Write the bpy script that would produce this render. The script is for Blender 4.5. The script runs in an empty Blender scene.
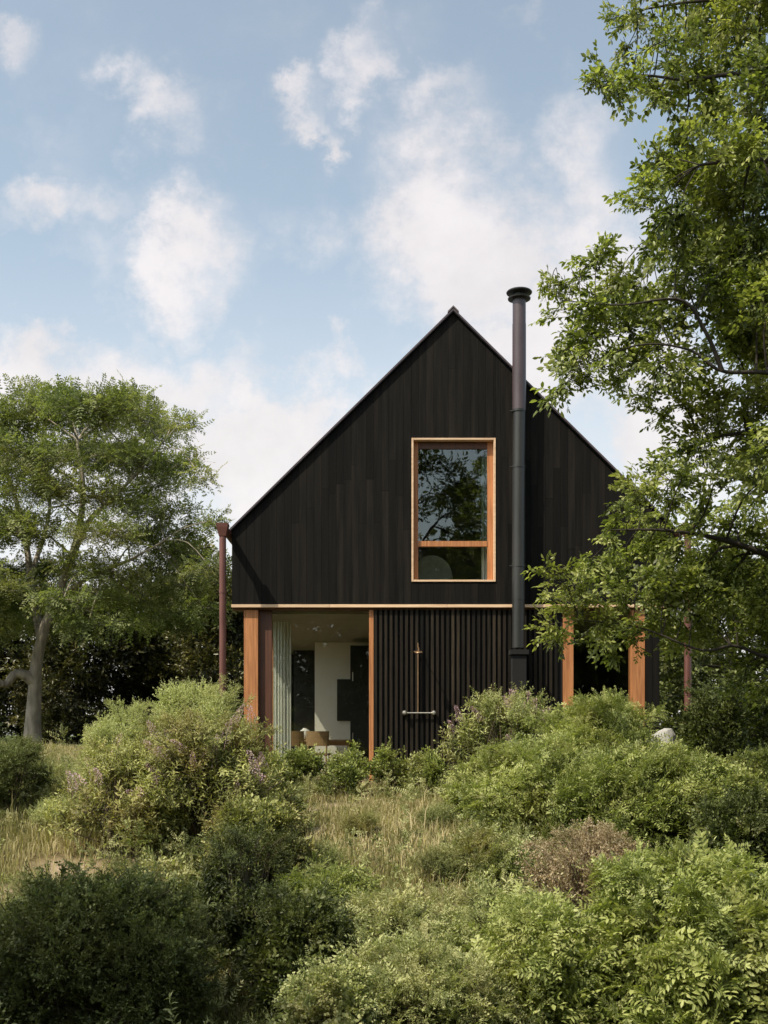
import bpy, bmesh, math, random
import numpy as np
from mathutils import Vector, Matrix

SEED = 7
random.seed(SEED)
rng = np.random.default_rng(SEED)
sc = bpy.context.scene
COL = sc.collection
R = math.radians
E = 0.85                     # eye height above the house floor (z = 0)
F = 1105.0                   # focal length in pixels of the 768 x 1024 picture
CAMY = -20.0
SUN = np.array([-1.2, -1.0, 2.0]); SUN = SUN / np.linalg.norm(SUN)


def P(px, py, d):
    """world point seen at (px, py) when it stands d metres in front of the viewer"""
    return np.array([(px - 384.0) * d / F, CAMY + d, E + (735.0 - py) * d / F])


# ------------------------------------------------------------------ object helpers
def tag(o, label=None, cat=None, group=None, kind=None):
    if label: o['label'] = label
    if cat: o['category'] = cat
    if group: o['group'] = group
    if kind: o['kind'] = kind
    return o


def empty(name, loc=(0, 0, 0), rz=0.0, parent=None):
    o = bpy.data.objects.new(name, None)
    COL.objects.link(o)
    o.location = [float(v) for v in loc]
    o.rotation_euler = (0, 0, rz)
    o.empty_display_size = 0.2
    if parent: o.parent = parent
    return o


def link_mesh(name, me, mat, parent=None, loc=None):
    o = bpy.data.objects.new(name, me)
    COL.objects.link(o)
    if mat and not me.materials: me.materials.append(mat)
    if parent: o.parent = parent
    if loc is not None: o.location = [float(v) for v in loc]
    return o


class MB:
    """collects boxes, prisms, tubes and lathes of one part"""
    def __init__(self):
        self.v = []; self.f = []; self.t = []; self.n = 0

    def add(self, verts, faces, tone=0.5):
        verts = [tuple(float(c) for c in p) for p in verts]
        self.v += verts
        self.f += [tuple(i + self.n for i in fc) for fc in faces]
        self.t += [tone] * len(verts)
        self.n += len(verts)
        return self

    def box(self, x0, x1, y0, y1, z0, z1, tone=0.5):
        return self.prism([(x0, z0), (x1, z0), (x1, z1), (x0, z1)], y0, y1, tone)

    def prism(self, pts, y0, y1, tone=0.5):
        """polygon in x, z pushed from y0 to y1"""
        n = len(pts)
        a = [(x, y0, z) for x, z in pts] + [(x, y1, z) for x, z in pts]
        f = [tuple(range(n)), tuple(range(2 * n - 1, n - 1, -1))]
        for i in range(n):
            j = (i + 1) % n
            f.append((j, i, n + i, n + j))
        return self.add(a, f, tone)

    def tube(self, pts, radii, sides=8, tone=0.5, caps=True):
        v, f = tube_arrays(np.array(pts, float), np.array(radii, float), sides)
        fs = [tuple(int(k) for k in q) for q in f]
        n = len(pts)
        if caps:
            fs.append(tuple(range(sides - 1, -1, -1)))
            fs.append(tuple((n - 1) * sides + i for i in range(sides)))
        return self.add(v, fs, tone)

    def lathe(self, prof, c, sides=20, tone=0.5, axis='z'):
        v = []; f = []
        for r, z in prof:
            for k in range(sides):
                a = 2 * math.pi * k / sides
                p = (r * math.cos(a), r * math.sin(a), z)
                if axis == 'y': p = (p[0], -p[2], p[1])
                v.append((c[0] + p[0], c[1] + p[1], c[2] + p[2]))
        for i in range(len(prof) - 1):
            for k in range(sides):
                k2 = (k + 1) % sides
                f.append((i * sides + k, i * sides + k2, (i + 1) * sides + k2, (i + 1) * sides + k))
        f.append(tuple(range(sides - 1, -1, -1)))
        f.append(tuple((len(prof) - 1) * sides + k for k in range(sides)))
        return self.add(v, f, tone)

    def build(self, name, mat, parent=None, bevel=0.0, smooth=False):
        me = bpy.data.meshes.new(name)
        me.from_pydata(self.v, [], self.f)
        at = me.attributes.new('tone', 'FLOAT', 'POINT')
        at.data.foreach_set('value', np.array(self.t, np.float32))
        bm = bmesh.new(); bm.from_mesh(me)
        bmesh.ops.recalc_face_normals(bm, faces=bm.faces)
        if bevel > 0:
            es = [e for e in bm.edges if len(e.link_faces) == 2 and e.calc_face_angle(0) > 0.5]
            bmesh.ops.bevel(bm, geom=es, offset=bevel, segments=2, affect='EDGES', clamp_overlap=True)
        bm.to_mesh(me); bm.free()
        if smooth:
            me.polygons.foreach_set('use_smooth', [True] * len(me.polygons))
            try: me.set_sharp_from_angle(angle=R(40))
            except Exception: pass
        me.update()
        return link_mesh(name, me, mat, parent)


def tube_arrays(pts, radii, sides):
    n = len(pts)
    tg = np.gradient(pts, axis=0)
    tg /= np.linalg.norm(tg, axis=1, keepdims=True) + 1e-9
    ref = np.array([0.31, 0.95, 0.12])
    if abs(np.dot(tg.mean(0) / (np.linalg.norm(tg.mean(0)) + 1e-9), ref)) > 0.9: ref = np.array([1.0, 0.1, 0.05])
    a = np.cross(tg, ref); a /= np.linalg.norm(a, axis=1, keepdims=True) + 1e-9
    b = np.cross(tg, a)
    th = np.linspace(0, 2 * np.pi, sides, endpoint=False)
    ring = (a[:, None, :] * np.cos(th)[None, :, None] + b[:, None, :] * np.sin(th)[None, :, None]) * radii[:, None, None]
    V = (pts[:, None, :] + ring).reshape(-1, 3)
    i = np.arange(n - 1)[:, None] * sides
    k = np.arange(sides)[None, :]; k2 = (k + 1) % sides
    Fq = np.stack([i + k, i + k2, i + sides + k2, i + sides + k], -1).reshape(-1, 4)
    return V, Fq


def tri_mesh(name, V, Fc, tone, mat, parent=None, smooth=False):
    """all-triangle (or all-quad) mesh from arrays, with a per-vertex tone"""
    me = bpy.data.meshes.new(name)
    k = Fc.shape[1]
    me.vertices.add(len(V)); me.loops.add(Fc.size); me.polygons.add(len(Fc))
    me.vertices.foreach_set('co', V.astype(np.float32).ravel())
    me.loops.foreach_set('vertex_index', Fc.astype(np.int32).ravel())
    me.polygons.foreach_set('loop_start', np.arange(0, Fc.size, k, dtype=np.int32))
    me.polygons.foreach_set('loop_total', np.full(len(Fc), k, np.int32))
    if smooth: me.polygons.foreach_set('use_smooth', np.ones(len(Fc), bool))
    at = me.attributes.new('tone', 'FLOAT', 'POINT')
    at.data.foreach_set('value', np.clip(tone, 0, 1).astype(np.float32))
    me.update(calc_edges=True)
    me.validate()
    return link_mesh(name, me, mat, parent)


# ------------------------------------------------------------------ materials
def new_mat(name):
    m = bpy.data.materials.new(name); m.use_nodes = True
    nt = m.node_tree; nt.nodes.clear()
    out = nt.nodes.new('ShaderNodeOutputMaterial')
    return m, nt, out


def N(nt, t, **kw):
    n = nt.nodes.new('ShaderNode' + t)
    for k, v in kw.items():
        if hasattr(n, k) and k not in ('Scale',): setattr(n, k, v)
    return n


def ramp(nt, stops):
    n = nt.nodes.new('ShaderNodeValToRGB')
    el = n.color_ramp.elements
    while len(el) > 2: el.remove(el[-1])
    for i, (p, c) in enumerate(stops):
        e = el[i] if i < 2 else el.new(p)
        e.position = p; e.color = (*c, 1)
    return n


def noise(nt, vec, scale, detail=4, rough=0.55):
    n = nt.nodes.new('ShaderNodeTexNoise')
    n.inputs['Scale'].default_value = scale
    n.inputs['Detail'].default_value = detail
    n.inputs['Roughness'].default_value = rough
    if vec is not None: nt.links.new(vec, n.inputs['Vector'])
    return n


def mix(nt, fac, a, b, mode='MIX'):
    n = nt.nodes.new('ShaderNodeMix'); n.data_type = 'RGBA'; n.blend_type = mode
    for sock, v in ((n.inputs[0], fac), (n.inputs[6], a), (n.inputs[7], b)):
        if hasattr(v, 'is_linked') or hasattr(v, 'links'): nt.links.new(v, sock)
        elif isinstance(v, (int, float)): sock.default_value = v
        else: sock.default_value = (*v, 1)
    return n.outputs[2]


def math_n(nt, op, a, b=None, c=None, clamp=False):
    n = nt.nodes.new('ShaderNodeMath'); n.operation = op; n.use_clamp = clamp
    for i, v in enumerate((a, b, c)):
        if v is None: continue
        if isinstance(v, (int, float)): n.inputs[i].default_value = v
        else: nt.links.new(v, n.inputs[i])
    return n.outputs[0]


def leaf_mat(name, dark, mid, light, trans=0.32, rough=0.5, spec=0.35, hue=(0.16, 0.13, 0.03), hue_amt=0.35, patch=0.9):
    m, nt, out = new_mat(name)
    at = N(nt, 'Attribute', attribute_name='tone')
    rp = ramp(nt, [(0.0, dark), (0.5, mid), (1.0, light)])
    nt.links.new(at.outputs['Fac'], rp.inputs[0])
    geo = N(nt, 'NewGeometry')
    nz = noise(nt, geo.outputs['Position'], patch, 3)
    mr = N(nt, 'MapRange')
    nt.links.new(nz.outputs[0], mr.inputs[0])
    mr.inputs[1].default_value = 0.48; mr.inputs[2].default_value = 0.7
    mr.inputs[3].default_value = 0.0; mr.inputs[4].default_value = hue_amt
    col = mix(nt, mr.outputs[0], rp.outputs[0], hue)
    bs = N(nt, 'BsdfPrincipled')
    nt.links.new(col, bs.inputs['Base Color'])
    bs.inputs['Roughness'].default_value = rough
    bs.inputs['Specular IOR Level'].default_value = spec
    tr = N(nt, 'BsdfTranslucent')
    tc = mix(nt, 1.0, col, (1.15, 1.25, 0.55), 'MULTIPLY')
    nt.links.new(tc, tr.inputs[0])
    ms = N(nt, 'MixShader'); ms.inputs[0].default_value = trans
    nt.links.new(bs.outputs[0], ms.inputs[1]); nt.links.new(tr.outputs[0], ms.inputs[2])
    nt.links.new(ms.outputs[0], out.inputs[0])
    return m


def simple_mat(name, c0, c1=None, scale=3.0, rough=0.6, metal=0.0, bump=0.0, stretch=(1, 1, 1), spec=0.5, tone_amt=0.0, detail=5, sheen=0):
    m, nt, out = new_mat(name)
    tc = N(nt, 'TexCoord')
    mp = N(nt, 'Mapping'); mp.inputs['Scale'].default_value = stretch
    nt.links.new(tc.outputs['Object'], mp.inputs[0])
    nz = noise(nt, mp.outputs[0], scale, detail, 0.6)
    rp = ramp(nt, [(0.3, c0), (0.72, c1 or c0)])
    nt.links.new(nz.outputs[0], rp.inputs[0])
    col = rp.outputs[0]
    if tone_amt:
        at = N(nt, 'Attribute', attribute_name='tone')
        k = math_n(nt, 'MULTIPLY_ADD', at.outputs['Fac'], 2 * tone_amt, 1 - tone_amt)
        cb = N(nt, 'CombineColor')
        for i in range(3): nt.links.new(k, cb.inputs[i])
        col = mix(nt, 1.0, col, cb.outputs[0], 'MULTIPLY')
    bs = N(nt, 'BsdfPrincipled')
    nt.links.new(col, bs.inputs['Base Color'])
    bs.inputs['Metallic'].default_value = metal
    bs.inputs['Specular IOR Level'].default_value = spec
    rr = N(nt, 'MapRange'); nt.links.new(nz.outputs[0], rr.inputs[0])
    rr.inputs[3].default_value = max(0.02, rough - 0.08); rr.inputs[4].default_value = min(1, rough + 0.08)
    nt.links.new(rr.outputs[0], bs.inputs['Roughness'])
    if bump:
        bp = N(nt, 'Bump'); bp.inputs['Strength'].default_value = 1.0; bp.inputs['Distance'].default_value = bump
        nt.links.new(nz.outputs[0], bp.inputs['Height']); nt.links.new(bp.outputs[0], bs.inputs['Normal'])
    nt.links.new(bs.outputs[0], out.inputs[0])
    return m


def glass_mat(name, tint=(0.75, 0.8, 0.76), boost=1.0, ripple=0.0):
    m, nt, out = new_mat(name)
    fr = N(nt, 'Fresnel'); fr.inputs[0].default_value = 1.52
    k = math_n(nt, 'MULTIPLY_ADD', fr.outputs[0], 1.6 * boost, 0.02, clamp=True)
    tr = N(nt, 'BsdfTransparent'); tr.inputs[0].default_value = (*tint, 1)
    gl = N(nt, 'BsdfGlossy'); gl.inputs['Roughness'].default_value = 0.0
    gl.inputs[0].default_value = (0.95, 0.97, 0.97, 1)
    if ripple:
        geo = N(nt, 'NewGeometry')
        nz = noise(nt, geo.outputs['Position'], 1.6, 2)
        bp = N(nt, 'Bump'); bp.inputs['Distance'].default_value = ripple
        nt.links.new(nz.outputs[0], bp.inputs['Height']); nt.links.new(bp.outputs[0], gl.inputs['Normal'])
    ms = N(nt, 'MixShader')
    nt.links.new(k, ms.inputs[0]); nt.links.new(tr.outputs[0], ms.inputs[1]); nt.links.new(gl.outputs[0], ms.inputs[2])
    nt.links.new(ms.outputs[0], out.inputs[0])
    return m


M = {}
M['black_wood'] = simple_mat('black stained boards', (0.0018, 0.0015, 0.0012), (0.0125, 0.0102, 0.0080), 1.7, 0.78, stretch=(9, 9, 0.55), bump=0.002, tone_amt=0.6, spec=0.16)
M['slat_wood'] = simple_mat('charred slats', (0.006, 0.005, 0.004), (0.036, 0.026, 0.016), 5.0, 0.75, stretch=(8, 8, 0.35), bump=0.004, tone_amt=0.9, spec=0.2)
M['dark'] = simple_mat('dark backing', (0.004, 0.004, 0.004), (0.008, 0.007, 0.007), 3, 0.9)
M['oak'] = simple_mat('oiled cedar', (0.25, 0.095, 0.034), (0.50, 0.215, 0.082), 3.2, 0.55, stretch=(10, 10, 0.5), bump=0.0015, tone_amt=0.35)
M['trim'] = simple_mat('pale cedar trim', (0.56, 0.36, 0.22), (0.74, 0.53, 0.35), 2.0, 0.55, stretch=(1.0, 10, 10), bump=0.001, tone_amt=0.2)
M['shaded_cedar'] = simple_mat('cedar darkened as shade', (0.060, 0.024, 0.012), (0.125, 0.045, 0.022), 2.0, 0.55, stretch=(16, 16, 0.7), bump=0.001)  # cedar darkened to paint in shade on jamb, lintel and window head
M['roof'] = simple_mat('dark roofing metal', (0.020, 0.019, 0.020), (0.036, 0.033, 0.034), 4, 0.45, metal=0.3)
M['brown_metal'] = simple_mat('brown copper', (0.13, 0.052, 0.042), (0.20, 0.085, 0.068), 5, 0.45, metal=0.3, stretch=(1, 1, 0.4))
M['cap'] = simple_mat('greyed cap metal', (0.10, 0.075, 0.072), (0.17, 0.135, 0.13), 5, 0.45, metal=0.3)
M['flue_sky_tint'] = simple_mat('flue enamel with painted sky tint', (0.058, 0.040, 0.045), (0.092, 0.066, 0.072), 3, 0.38, stretch=(1, 1, 0.3), spec=0.55)  # purple-brown tint paints in the sky reflected on upper flue and verge
M['flue'] = simple_mat('black flue enamel', (0.016, 0.016, 0.015), (0.030, 0.029, 0.027), 3, 0.4, stretch=(1, 1, 0.3), spec=0.55)
M['glass'] = glass_mat('window glass', ripple=0.0012)
M['glass_low'] = glass_mat('clear glass', (0.96, 0.97, 0.95), 0.2, ripple=0.0008)
M['plaster'] = simple_mat('interior plaster', (0.76, 0.73, 0.66), (0.82, 0.79, 0.72), 2, 0.85)
M['ceil'] = simple_mat('ceiling boards', (0.28, 0.26, 0.215), (0.34, 0.315, 0.265), 2, 0.85)
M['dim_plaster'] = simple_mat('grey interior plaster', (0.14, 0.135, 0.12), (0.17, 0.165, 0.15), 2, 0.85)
M['floor'] = simple_mat('oak floor', (0.36, 0.26, 0.16), (0.46, 0.35, 0.23), 3, 0.45, stretch=(1, 0.1, 1))
M['curtain'] = simple_mat('linen curtain', (0.74, 0.75, 0.68), (0.84, 0.85, 0.79), 4, 0.9, stretch=(1, 1, 0.2))
M['furn'] = simple_mat('oak furniture', (0.26, 0.16, 0.075), (0.36, 0.23, 0.11), 2.5, 0.5, stretch=(1, 8, 8))
M['white'] = simple_mat('white ceramic', (0.7, 0.69, 0.66), (0.78, 0.77, 0.74), 4, 0.35)
M['black_matt'] = simple_mat('black cabinet', (0.012, 0.012, 0.012), (0.02, 0.019, 0.018), 3, 0.5)
M['brass'] = simple_mat('aged brass', (0.20, 0.12, 0.065), (0.36, 0.23, 0.13), 9, 0.42, metal=0.7)
M['steel'] = simple_mat('nickel', (0.55, 0.5, 0.43), (0.72, 0.67, 0.58), 9, 0.3, metal=0.8)
M['fabric'] = simple_mat('pale upholstery', (0.30, 0.33, 0.27), (0.40, 0.43, 0.36), 12, 0.95)
M['bark_grey'] = simple_mat('grey bark', (0.13, 0.11, 0.085), (0.42, 0.36, 0.28), 4.5, 0.9, bump=0.03, stretch=(1.6, 1.6, 0.45))
M['bark_dark'] = simple_mat('dark bark', (0.018, 0.014, 0.010), (0.046, 0.036, 0.026), 6, 0.9, bump=0.02, stretch=(1.5, 1.5, 0.5))
M['stem'] = simple_mat('shrub stems', (0.06, 0.045, 0.025), (0.15, 0.115, 0.07), 6, 0.85)
M['dry'] = simple_mat('dry twigs', (0.16, 0.11, 0.07), (0.36, 0.27, 0.19), 6, 0.9, tone_amt=0.4)
M['stone'] = simple_mat('pale stone', (0.30, 0.29, 0.27), (0.44, 0.43, 0.40), 5, 0.85, bump=0.02)

M['L_locust'] = leaf_mat('locust leaves', (0.052, 0.076, 0.022), (0.168, 0.205, 0.068), (0.360, 0.385, 0.160), 0.45, 0.55, hue=(0.38, 0.32, 0.13), hue_amt=0.45, patch=0.5)
M['L_oak'] = leaf_mat('oak leaves', (0.020, 0.034, 0.007), (0.145, 0.182, 0.040), (0.450, 0.480, 0.150), 0.44, 0.40, 0.5, hue=(0.38, 0.35, 0.10), hue_amt=0.35, patch=0.8)
M['L_dark'] = leaf_mat('dark leathery leaves', (0.018, 0.020, 0.007), (0.062, 0.064, 0.020), (0.222, 0.198, 0.065), 0.18, 0.38, 0.5, hue=(0.129, 0.095, 0.026), hue_amt=0.25, patch=0.5)
M['L_grey'] = leaf_mat('grey green fine leaves', (0.140, 0.158, 0.060), (0.450, 0.475, 0.190), (0.680, 0.700, 0.350), 0.32, 0.65, 0.25, hue=(0.50, 0.45, 0.20), hue_amt=0.3, patch=1.4)
M['L_budd'] = leaf_mat('buddleia leaves', (0.046, 0.056, 0.016), (0.225, 0.235, 0.070), (0.580, 0.570, 0.220), 0.30, 0.5, 0.4, hue=(0.34, 0.23, 0.09), hue_amt=0.5, patch=1.6)
M['L_sumac'] = leaf_mat('bright compound leaves', (0.034, 0.050, 0.010), (0.188, 0.226, 0.056), (0.470, 0.500, 0.175), 0.34, 0.46, 0.4, hue=(0.36, 0.32, 0.12), hue_amt=0.4, patch=1.5)
M['L_deep'] = leaf_mat('deep green leaves', (0.020, 0.034, 0.009), (0.074, 0.092, 0.023), (0.200, 0.225, 0.075), 0.28, 0.5, 0.35, hue=(0.16, 0.15, 0.04), hue_amt=0.4, patch=1.8)
M['L_soft'] = leaf_mat('soft mixed leaves', (0.050, 0.066, 0.020), (0.262, 0.292, 0.104), (0.580, 0.585, 0.280), 0.32, 0.55, 0.3, hue=(0.50, 0.40, 0.21), hue_amt=0.5, patch=2.0)
M['L_dry'] = leaf_mat('withered leaves', (0.19, 0.13, 0.07), (0.36, 0.27, 0.165), (0.55, 0.45, 0.30), 0.25, 0.7, 0.2, hue=(0.20, 0.20, 0.07), hue_amt=0.6, patch=2.0)
M['L_grass'] = leaf_mat('meadow grass blades', (0.105, 0.130, 0.038), (0.290, 0.265, 0.110), (0.600, 0.500, 0.300), 0.35, 0.6, 0.25, hue=(0.42, 0.34, 0.19), hue_amt=0.4, patch=1.2)
M['flower'] = leaf_mat('mauve flower spikes', (0.42, 0.24, 0.32), (0.66, 0.46, 0.54), (0.84, 0.70, 0.74), 0.3, 0.7, 0.2, hue=(0.55, 0.40, 0.30), hue_amt=0.5, patch=3)


# ------------------------------------------------------------------ terrain
def lerp_tab(x, xs, ys): return np.interp(x, xs, ys)


def hum(x, y, s=1.0):
    return (np.sin(x * 0.9 * s + 1.3 * np.sin(y * 0.7 * s)) + np.sin(y * 1.13 * s + 0.8 * np.sin(x * 1.7 * s) + 2.0)
            + 0.5 * np.sin(x * 2.3 * s - y * 1.9 * s + 0.7)) / 2.5


def ground(x, y):
    x = np.asarray(x, float); y = np.asarray(y, float)
    d = y - CAMY
    z = lerp_tab(d, [-400, -20, 0, 5.5, 8, 11, 14, 17, 19.2, 24, 40, 100, 500],
                 [-1.9, -1.6, -1.5, -1.42, -1.22, -0.86, -0.50, -0.22, -0.12, -0.06, 0.05, 0.1, 0.3])
    berm = np.exp(-((x + 9) / 5.5) ** 2) * np.exp(-((d - 27) / 8.5) ** 2) * 0.62
    berm2 = np.exp(-((x + 5.5) / 2.6) ** 2) * np.exp(-((d - 14.5) / 4) ** 2) * 0.30
    z = z + np.exp(-((x - .1) / 1.5) ** 4) * np.exp(-((d - 12.3) / 2.6) ** 2) * 0.30
    bump = hum(x, y, 1.0) * 0.06 * np.clip((30 - np.abs(d - 10)) / 30, 0, 1)
    inside = (np.abs(x - 1.27) < 4.3) & (y > -0.3) & (y < 12.5)
    z = z + berm + berm2 + bump
    return np.where(inside, np.minimum(z, -0.10), z)


BARE = [(-3.45, -7.9, .42), (-2.9, -7.3, .3), (-1.25, -3.6, .4), (-0.6, -3.0, .35), (0.9, -3.8, .3), (-1.0, -6.4, .3), (-3.9, -8.9, .3)]


def build_ground():
    ds = np.concatenate([np.linspace(-300, -32, 14), np.linspace(-30, 3, 30), np.linspace(3.3, 26, 150), np.linspace(26.6, 60, 60), np.geomspace(62, 900, 26)])
    xs = np.concatenate([-np.geomspace(800, 15.5, 26), np.linspace(-15, 15, 190), np.geomspace(15.5, 800, 26)])
    X, D = np.meshgrid(xs, ds)
    Y = D + CAMY
    Z = ground(X, Y)
    Z += (np.sin(X * 7.1 + Y * 3.3) * np.sin(Y * 6.3 - X * 2.1)) * 0.012 * (np.abs(D - 12) < 16)
    V = np.stack([X, Y, Z], -1).reshape(-1, 3)
    nx = len(xs)
    i, j = np.meshgrid(np.arange(len(ds) - 1), np.arange(nx - 1), indexing='ij')
    a = (i * nx + j).ravel()
    Fq = np.stack([a, a + 1, a + nx + 1, a + nx], -1)
    m, nt, out = new_mat('meadow soil')
    geo = N(nt, 'NewGeometry')
    n1 = noise(nt, geo.outputs['Position'], 0.35, 5)
    n2 = noise(nt, geo.outputs['Position'], 9.0, 6, 0.7)
    r1 = ramp(nt, [(0.38, (0.075, 0.085, 0.030)), (0.62, (0.21, 0.165, 0.085))])
    nt.links.new(n1.outputs[0], r1.inputs[0])
    r2 = ramp(nt, [(0.3, (0.4, 0.4, 0.4)), (0.7, (1.15, 1.1, 1.0))])
    nt.links.new(n2.outputs[0], r2.inputs[0])
    col = mix(nt, 1.0, r1.outputs[0], r2.outputs[0], 'MULTIPLY')
    sx = N(nt, 'SeparateXYZ'); nt.links.new(geo.outputs['Position'], sx.inputs[0])
    far = N(nt, 'MapRange'); nt.links.new(sx.outputs[1], far.inputs[0])
    far.inputs[1].default_value = 1.0; far.inputs[2].default_value = 8.0
    col = mix(nt, far.outputs[0], col, (0.085, 0.105, 0.034))
    for (cx, cy, rr) in BARE:
        ds_ = N(nt, 'VectorMath', operation='DISTANCE'); nt.links.new(geo.outputs['Position'], ds_.inputs[0]); ds_.inputs[1].default_value = (cx, cy, float(ground(cx, cy)))
        k = math_n(nt, 'MULTIPLY_ADD', n2.outputs[0], rr * 1.6, ds_.outputs[1])
        mr = N(nt, 'MapRange'); nt.links.new(k, mr.inputs[0]); mr.inputs[1].default_value = rr * 1.2; mr.inputs[2].default_value = rr * 2.1; mr.inputs[3].default_value = .9; mr.inputs[4].default_value = 0
        col = mix(nt, mr.outputs[0], col, mix(nt, n2.outputs[0], (0.30, 0.22, 0.14), (0.50, 0.39, 0.27)))
    bs = N(nt, 'BsdfPrincipled'); bs.inputs['Roughness'].default_value = 0.95; bs.inputs['Specular IOR Level'].default_value = 0.1
    nt.links.new(col, bs.inputs['Base Color'])
    bp = N(nt, 'Bump'); bp.inputs['Distance'].default_value = 0.05
    nt.links.new(n2.outputs[0], bp.inputs['Height']); nt.links.new(bp.outputs[0], bs.inputs['Normal'])
    nt.links.new(bs.outputs[0], out.inputs[0])
    o = tri_mesh('ground', V, Fq, np.full(len(V), 0.5), m, smooth=True)
    tag(o, 'sloping meadow ground of soil and thatch rising to the house', 'ground', kind='structure')


# ------------------------------------------------------------------ foliage toolkit
def norm(a): return a / (np.linalg.norm(a, axis=-1, keepdims=True) + 1e-9)


def rand_dir(n): return norm(rng.normal(size=(n, 3)))


def frames(dirs, ups, roll=None):
    y = norm(dirs)
    z = ups - (ups * y).sum(-1, keepdims=True) * y
    bad = np.linalg.norm(z, axis=-1) < 1e-3
    z[bad] = np.cross(y[bad], np.array([1.0, 0.2, 0.1]))
    z = norm(z); x = np.cross(y, z)
    if roll is not None:
        c = np.cos(roll)[:, None]; s = np.sin(roll)[:, None]
        x, z = x * c + z * s, z * c - x * s
    return np.stack([x, y, z], -1)       # columns


def inst(temps, pos, dirs, ups, scale, tone, roll=None):
    """copies of the spray shapes put together as one vertex / face / tone array"""
    n = len(pos)
    Rm = frames(dirs, ups, roll)
    ch = rng.integers(0, len(temps), n)
    Vs, Fs, Ts = [], [], []; off = 0
    for k, (tv, tf, tt) in enumerate(temps):
        ix = np.nonzero(ch == k)[0]
        if not len(ix): continue
        v = np.einsum('nij,vj->nvi', Rm[ix], tv) * scale[ix, None, None] + pos[ix, None, :]
        f = tf[None] + (np.arange(len(ix)) * len(tv))[:, None, None] + off
        t = np.clip(tt[None] + (tone[ix, None] - 0.5), 0, 1)
        Vs.append(v.reshape(-1, 3)); Fs.append(f.reshape(-1, 3)); Ts.append(t.reshape(-1))
        off += len(ix) * len(tv)
    return np.concatenate(Vs), np.concatenate(Fs), np.concatenate(Ts)


def leaf4(w, fold=0.12, droop=0.1):
    return np.array([[0, 0, 0], [-w / 2, .45, fold * w], [0, 1, -droop], [w / 2, .45, fold * w]]), np.array([[0, 2, 1], [0, 3, 2]])


def leaf6(w, fold=0.15, droop=0.14):
    return (np.array([[0, 0, 0], [-w * .42, .3, fold * w], [-w * .45, .66, fold * w - droop * .4], [0, 1, -droop],
                      [w * .45, .66, fold * w - droop * .4], [w * .42, .3, fold * w], [0, .5, -droop * 0.15]]),
            np.array([[0, 6, 1], [1, 6, 2], [2, 6, 3], [3, 6, 4], [4, 6, 5], [5, 6, 0]]))


def spray(leaves, leaf, twig=None):
    """leaves: list of (pos, dir, up, length, tone)"""
    p = np.array([l[0] for l in leaves], float); d = np.array([l[1] for l in leaves], float)
    u = np.array([l[2] for l in leaves], float); s = np.array([l[3] for l in leaves], float)
    t = np.array([l[4] for l in leaves], float)
    lv, lf = leaf
    V, Fc, T = inst([(lv, lf, np.full(len(lv), 0.5))], p, d, u, s, t)
    if twig:
        for pts, r in twig:
            tv, tq = tube_arrays(np.array(pts, float), np.linspace(r, r * 0.4, len(pts)), 3)
            tf = np.concatenate([tq[:, [0, 1, 2]], tq[:, [0, 2, 3]]]) + len(V)
            V = np.concatenate([V, tv]); Fc = np.concatenate([Fc, tf]); T = np.concatenate([T, np.full(len(tv), 0.25)])
    return V, Fc, T


def rv(s): return np.array([random.gauss(0, s) for _ in range(3)])


def t_oak(nv=6, L=0.10, n_side=4, per=6, length=0.5, w=0.5, leaf=None, jit=0.35):
    out = []
    for _ in range(nv):
        lv = []; tw = []
        axes = [(np.zeros(3), np.array([0, 1.0, 0]), length)]
        for k in range(n_side):
            f = random.uniform(0.1, 0.85)
            a = random.choice([-1, 1]) * random.uniform(0.5, 1.1)
            axes.append((np.array([0, f * length, 0]), np.array([math.sin(a), math.cos(a), random.uniform(-0.45, 0.3)]), length * random.uniform(0.35, 0.6)))
        for o, dr, ln in axes:
            e = o + dr * ln + np.array([0, 0, -0.12 * ln])
            tw.append(([o, (o + e) / 2 + rv(0.01), e], 0.005))
            for i in range(per):
                f = (i + 0.6) / per
                side = 1 if i % 2 else -1
                a = side * random.uniform(0.4, 1.1)
                ld = np.array([dr[0] * math.cos(a) + dr[1] * math.sin(a), dr[1] * math.cos(a) - dr[0] * math.sin(a), dr[2] + random.gauss(-0.15, jit)])
                lv.append((o + (e - o) * f + rv(0.012), ld, np.array([0, 0, 1.0]) + rv(0.45), L * random.uniform(0.65, 1.2), random.uniform(0.15, 0.85)))
            lv.append((e, dr + rv(0.2), np.array([0, 0, 1.0]) + rv(0.3), L * random.uniform(0.7, 1.1), random.uniform(0.4, 0.95)))
        out.append(spray(lv, leaf or leaf6(w), tw))
    return out


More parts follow.
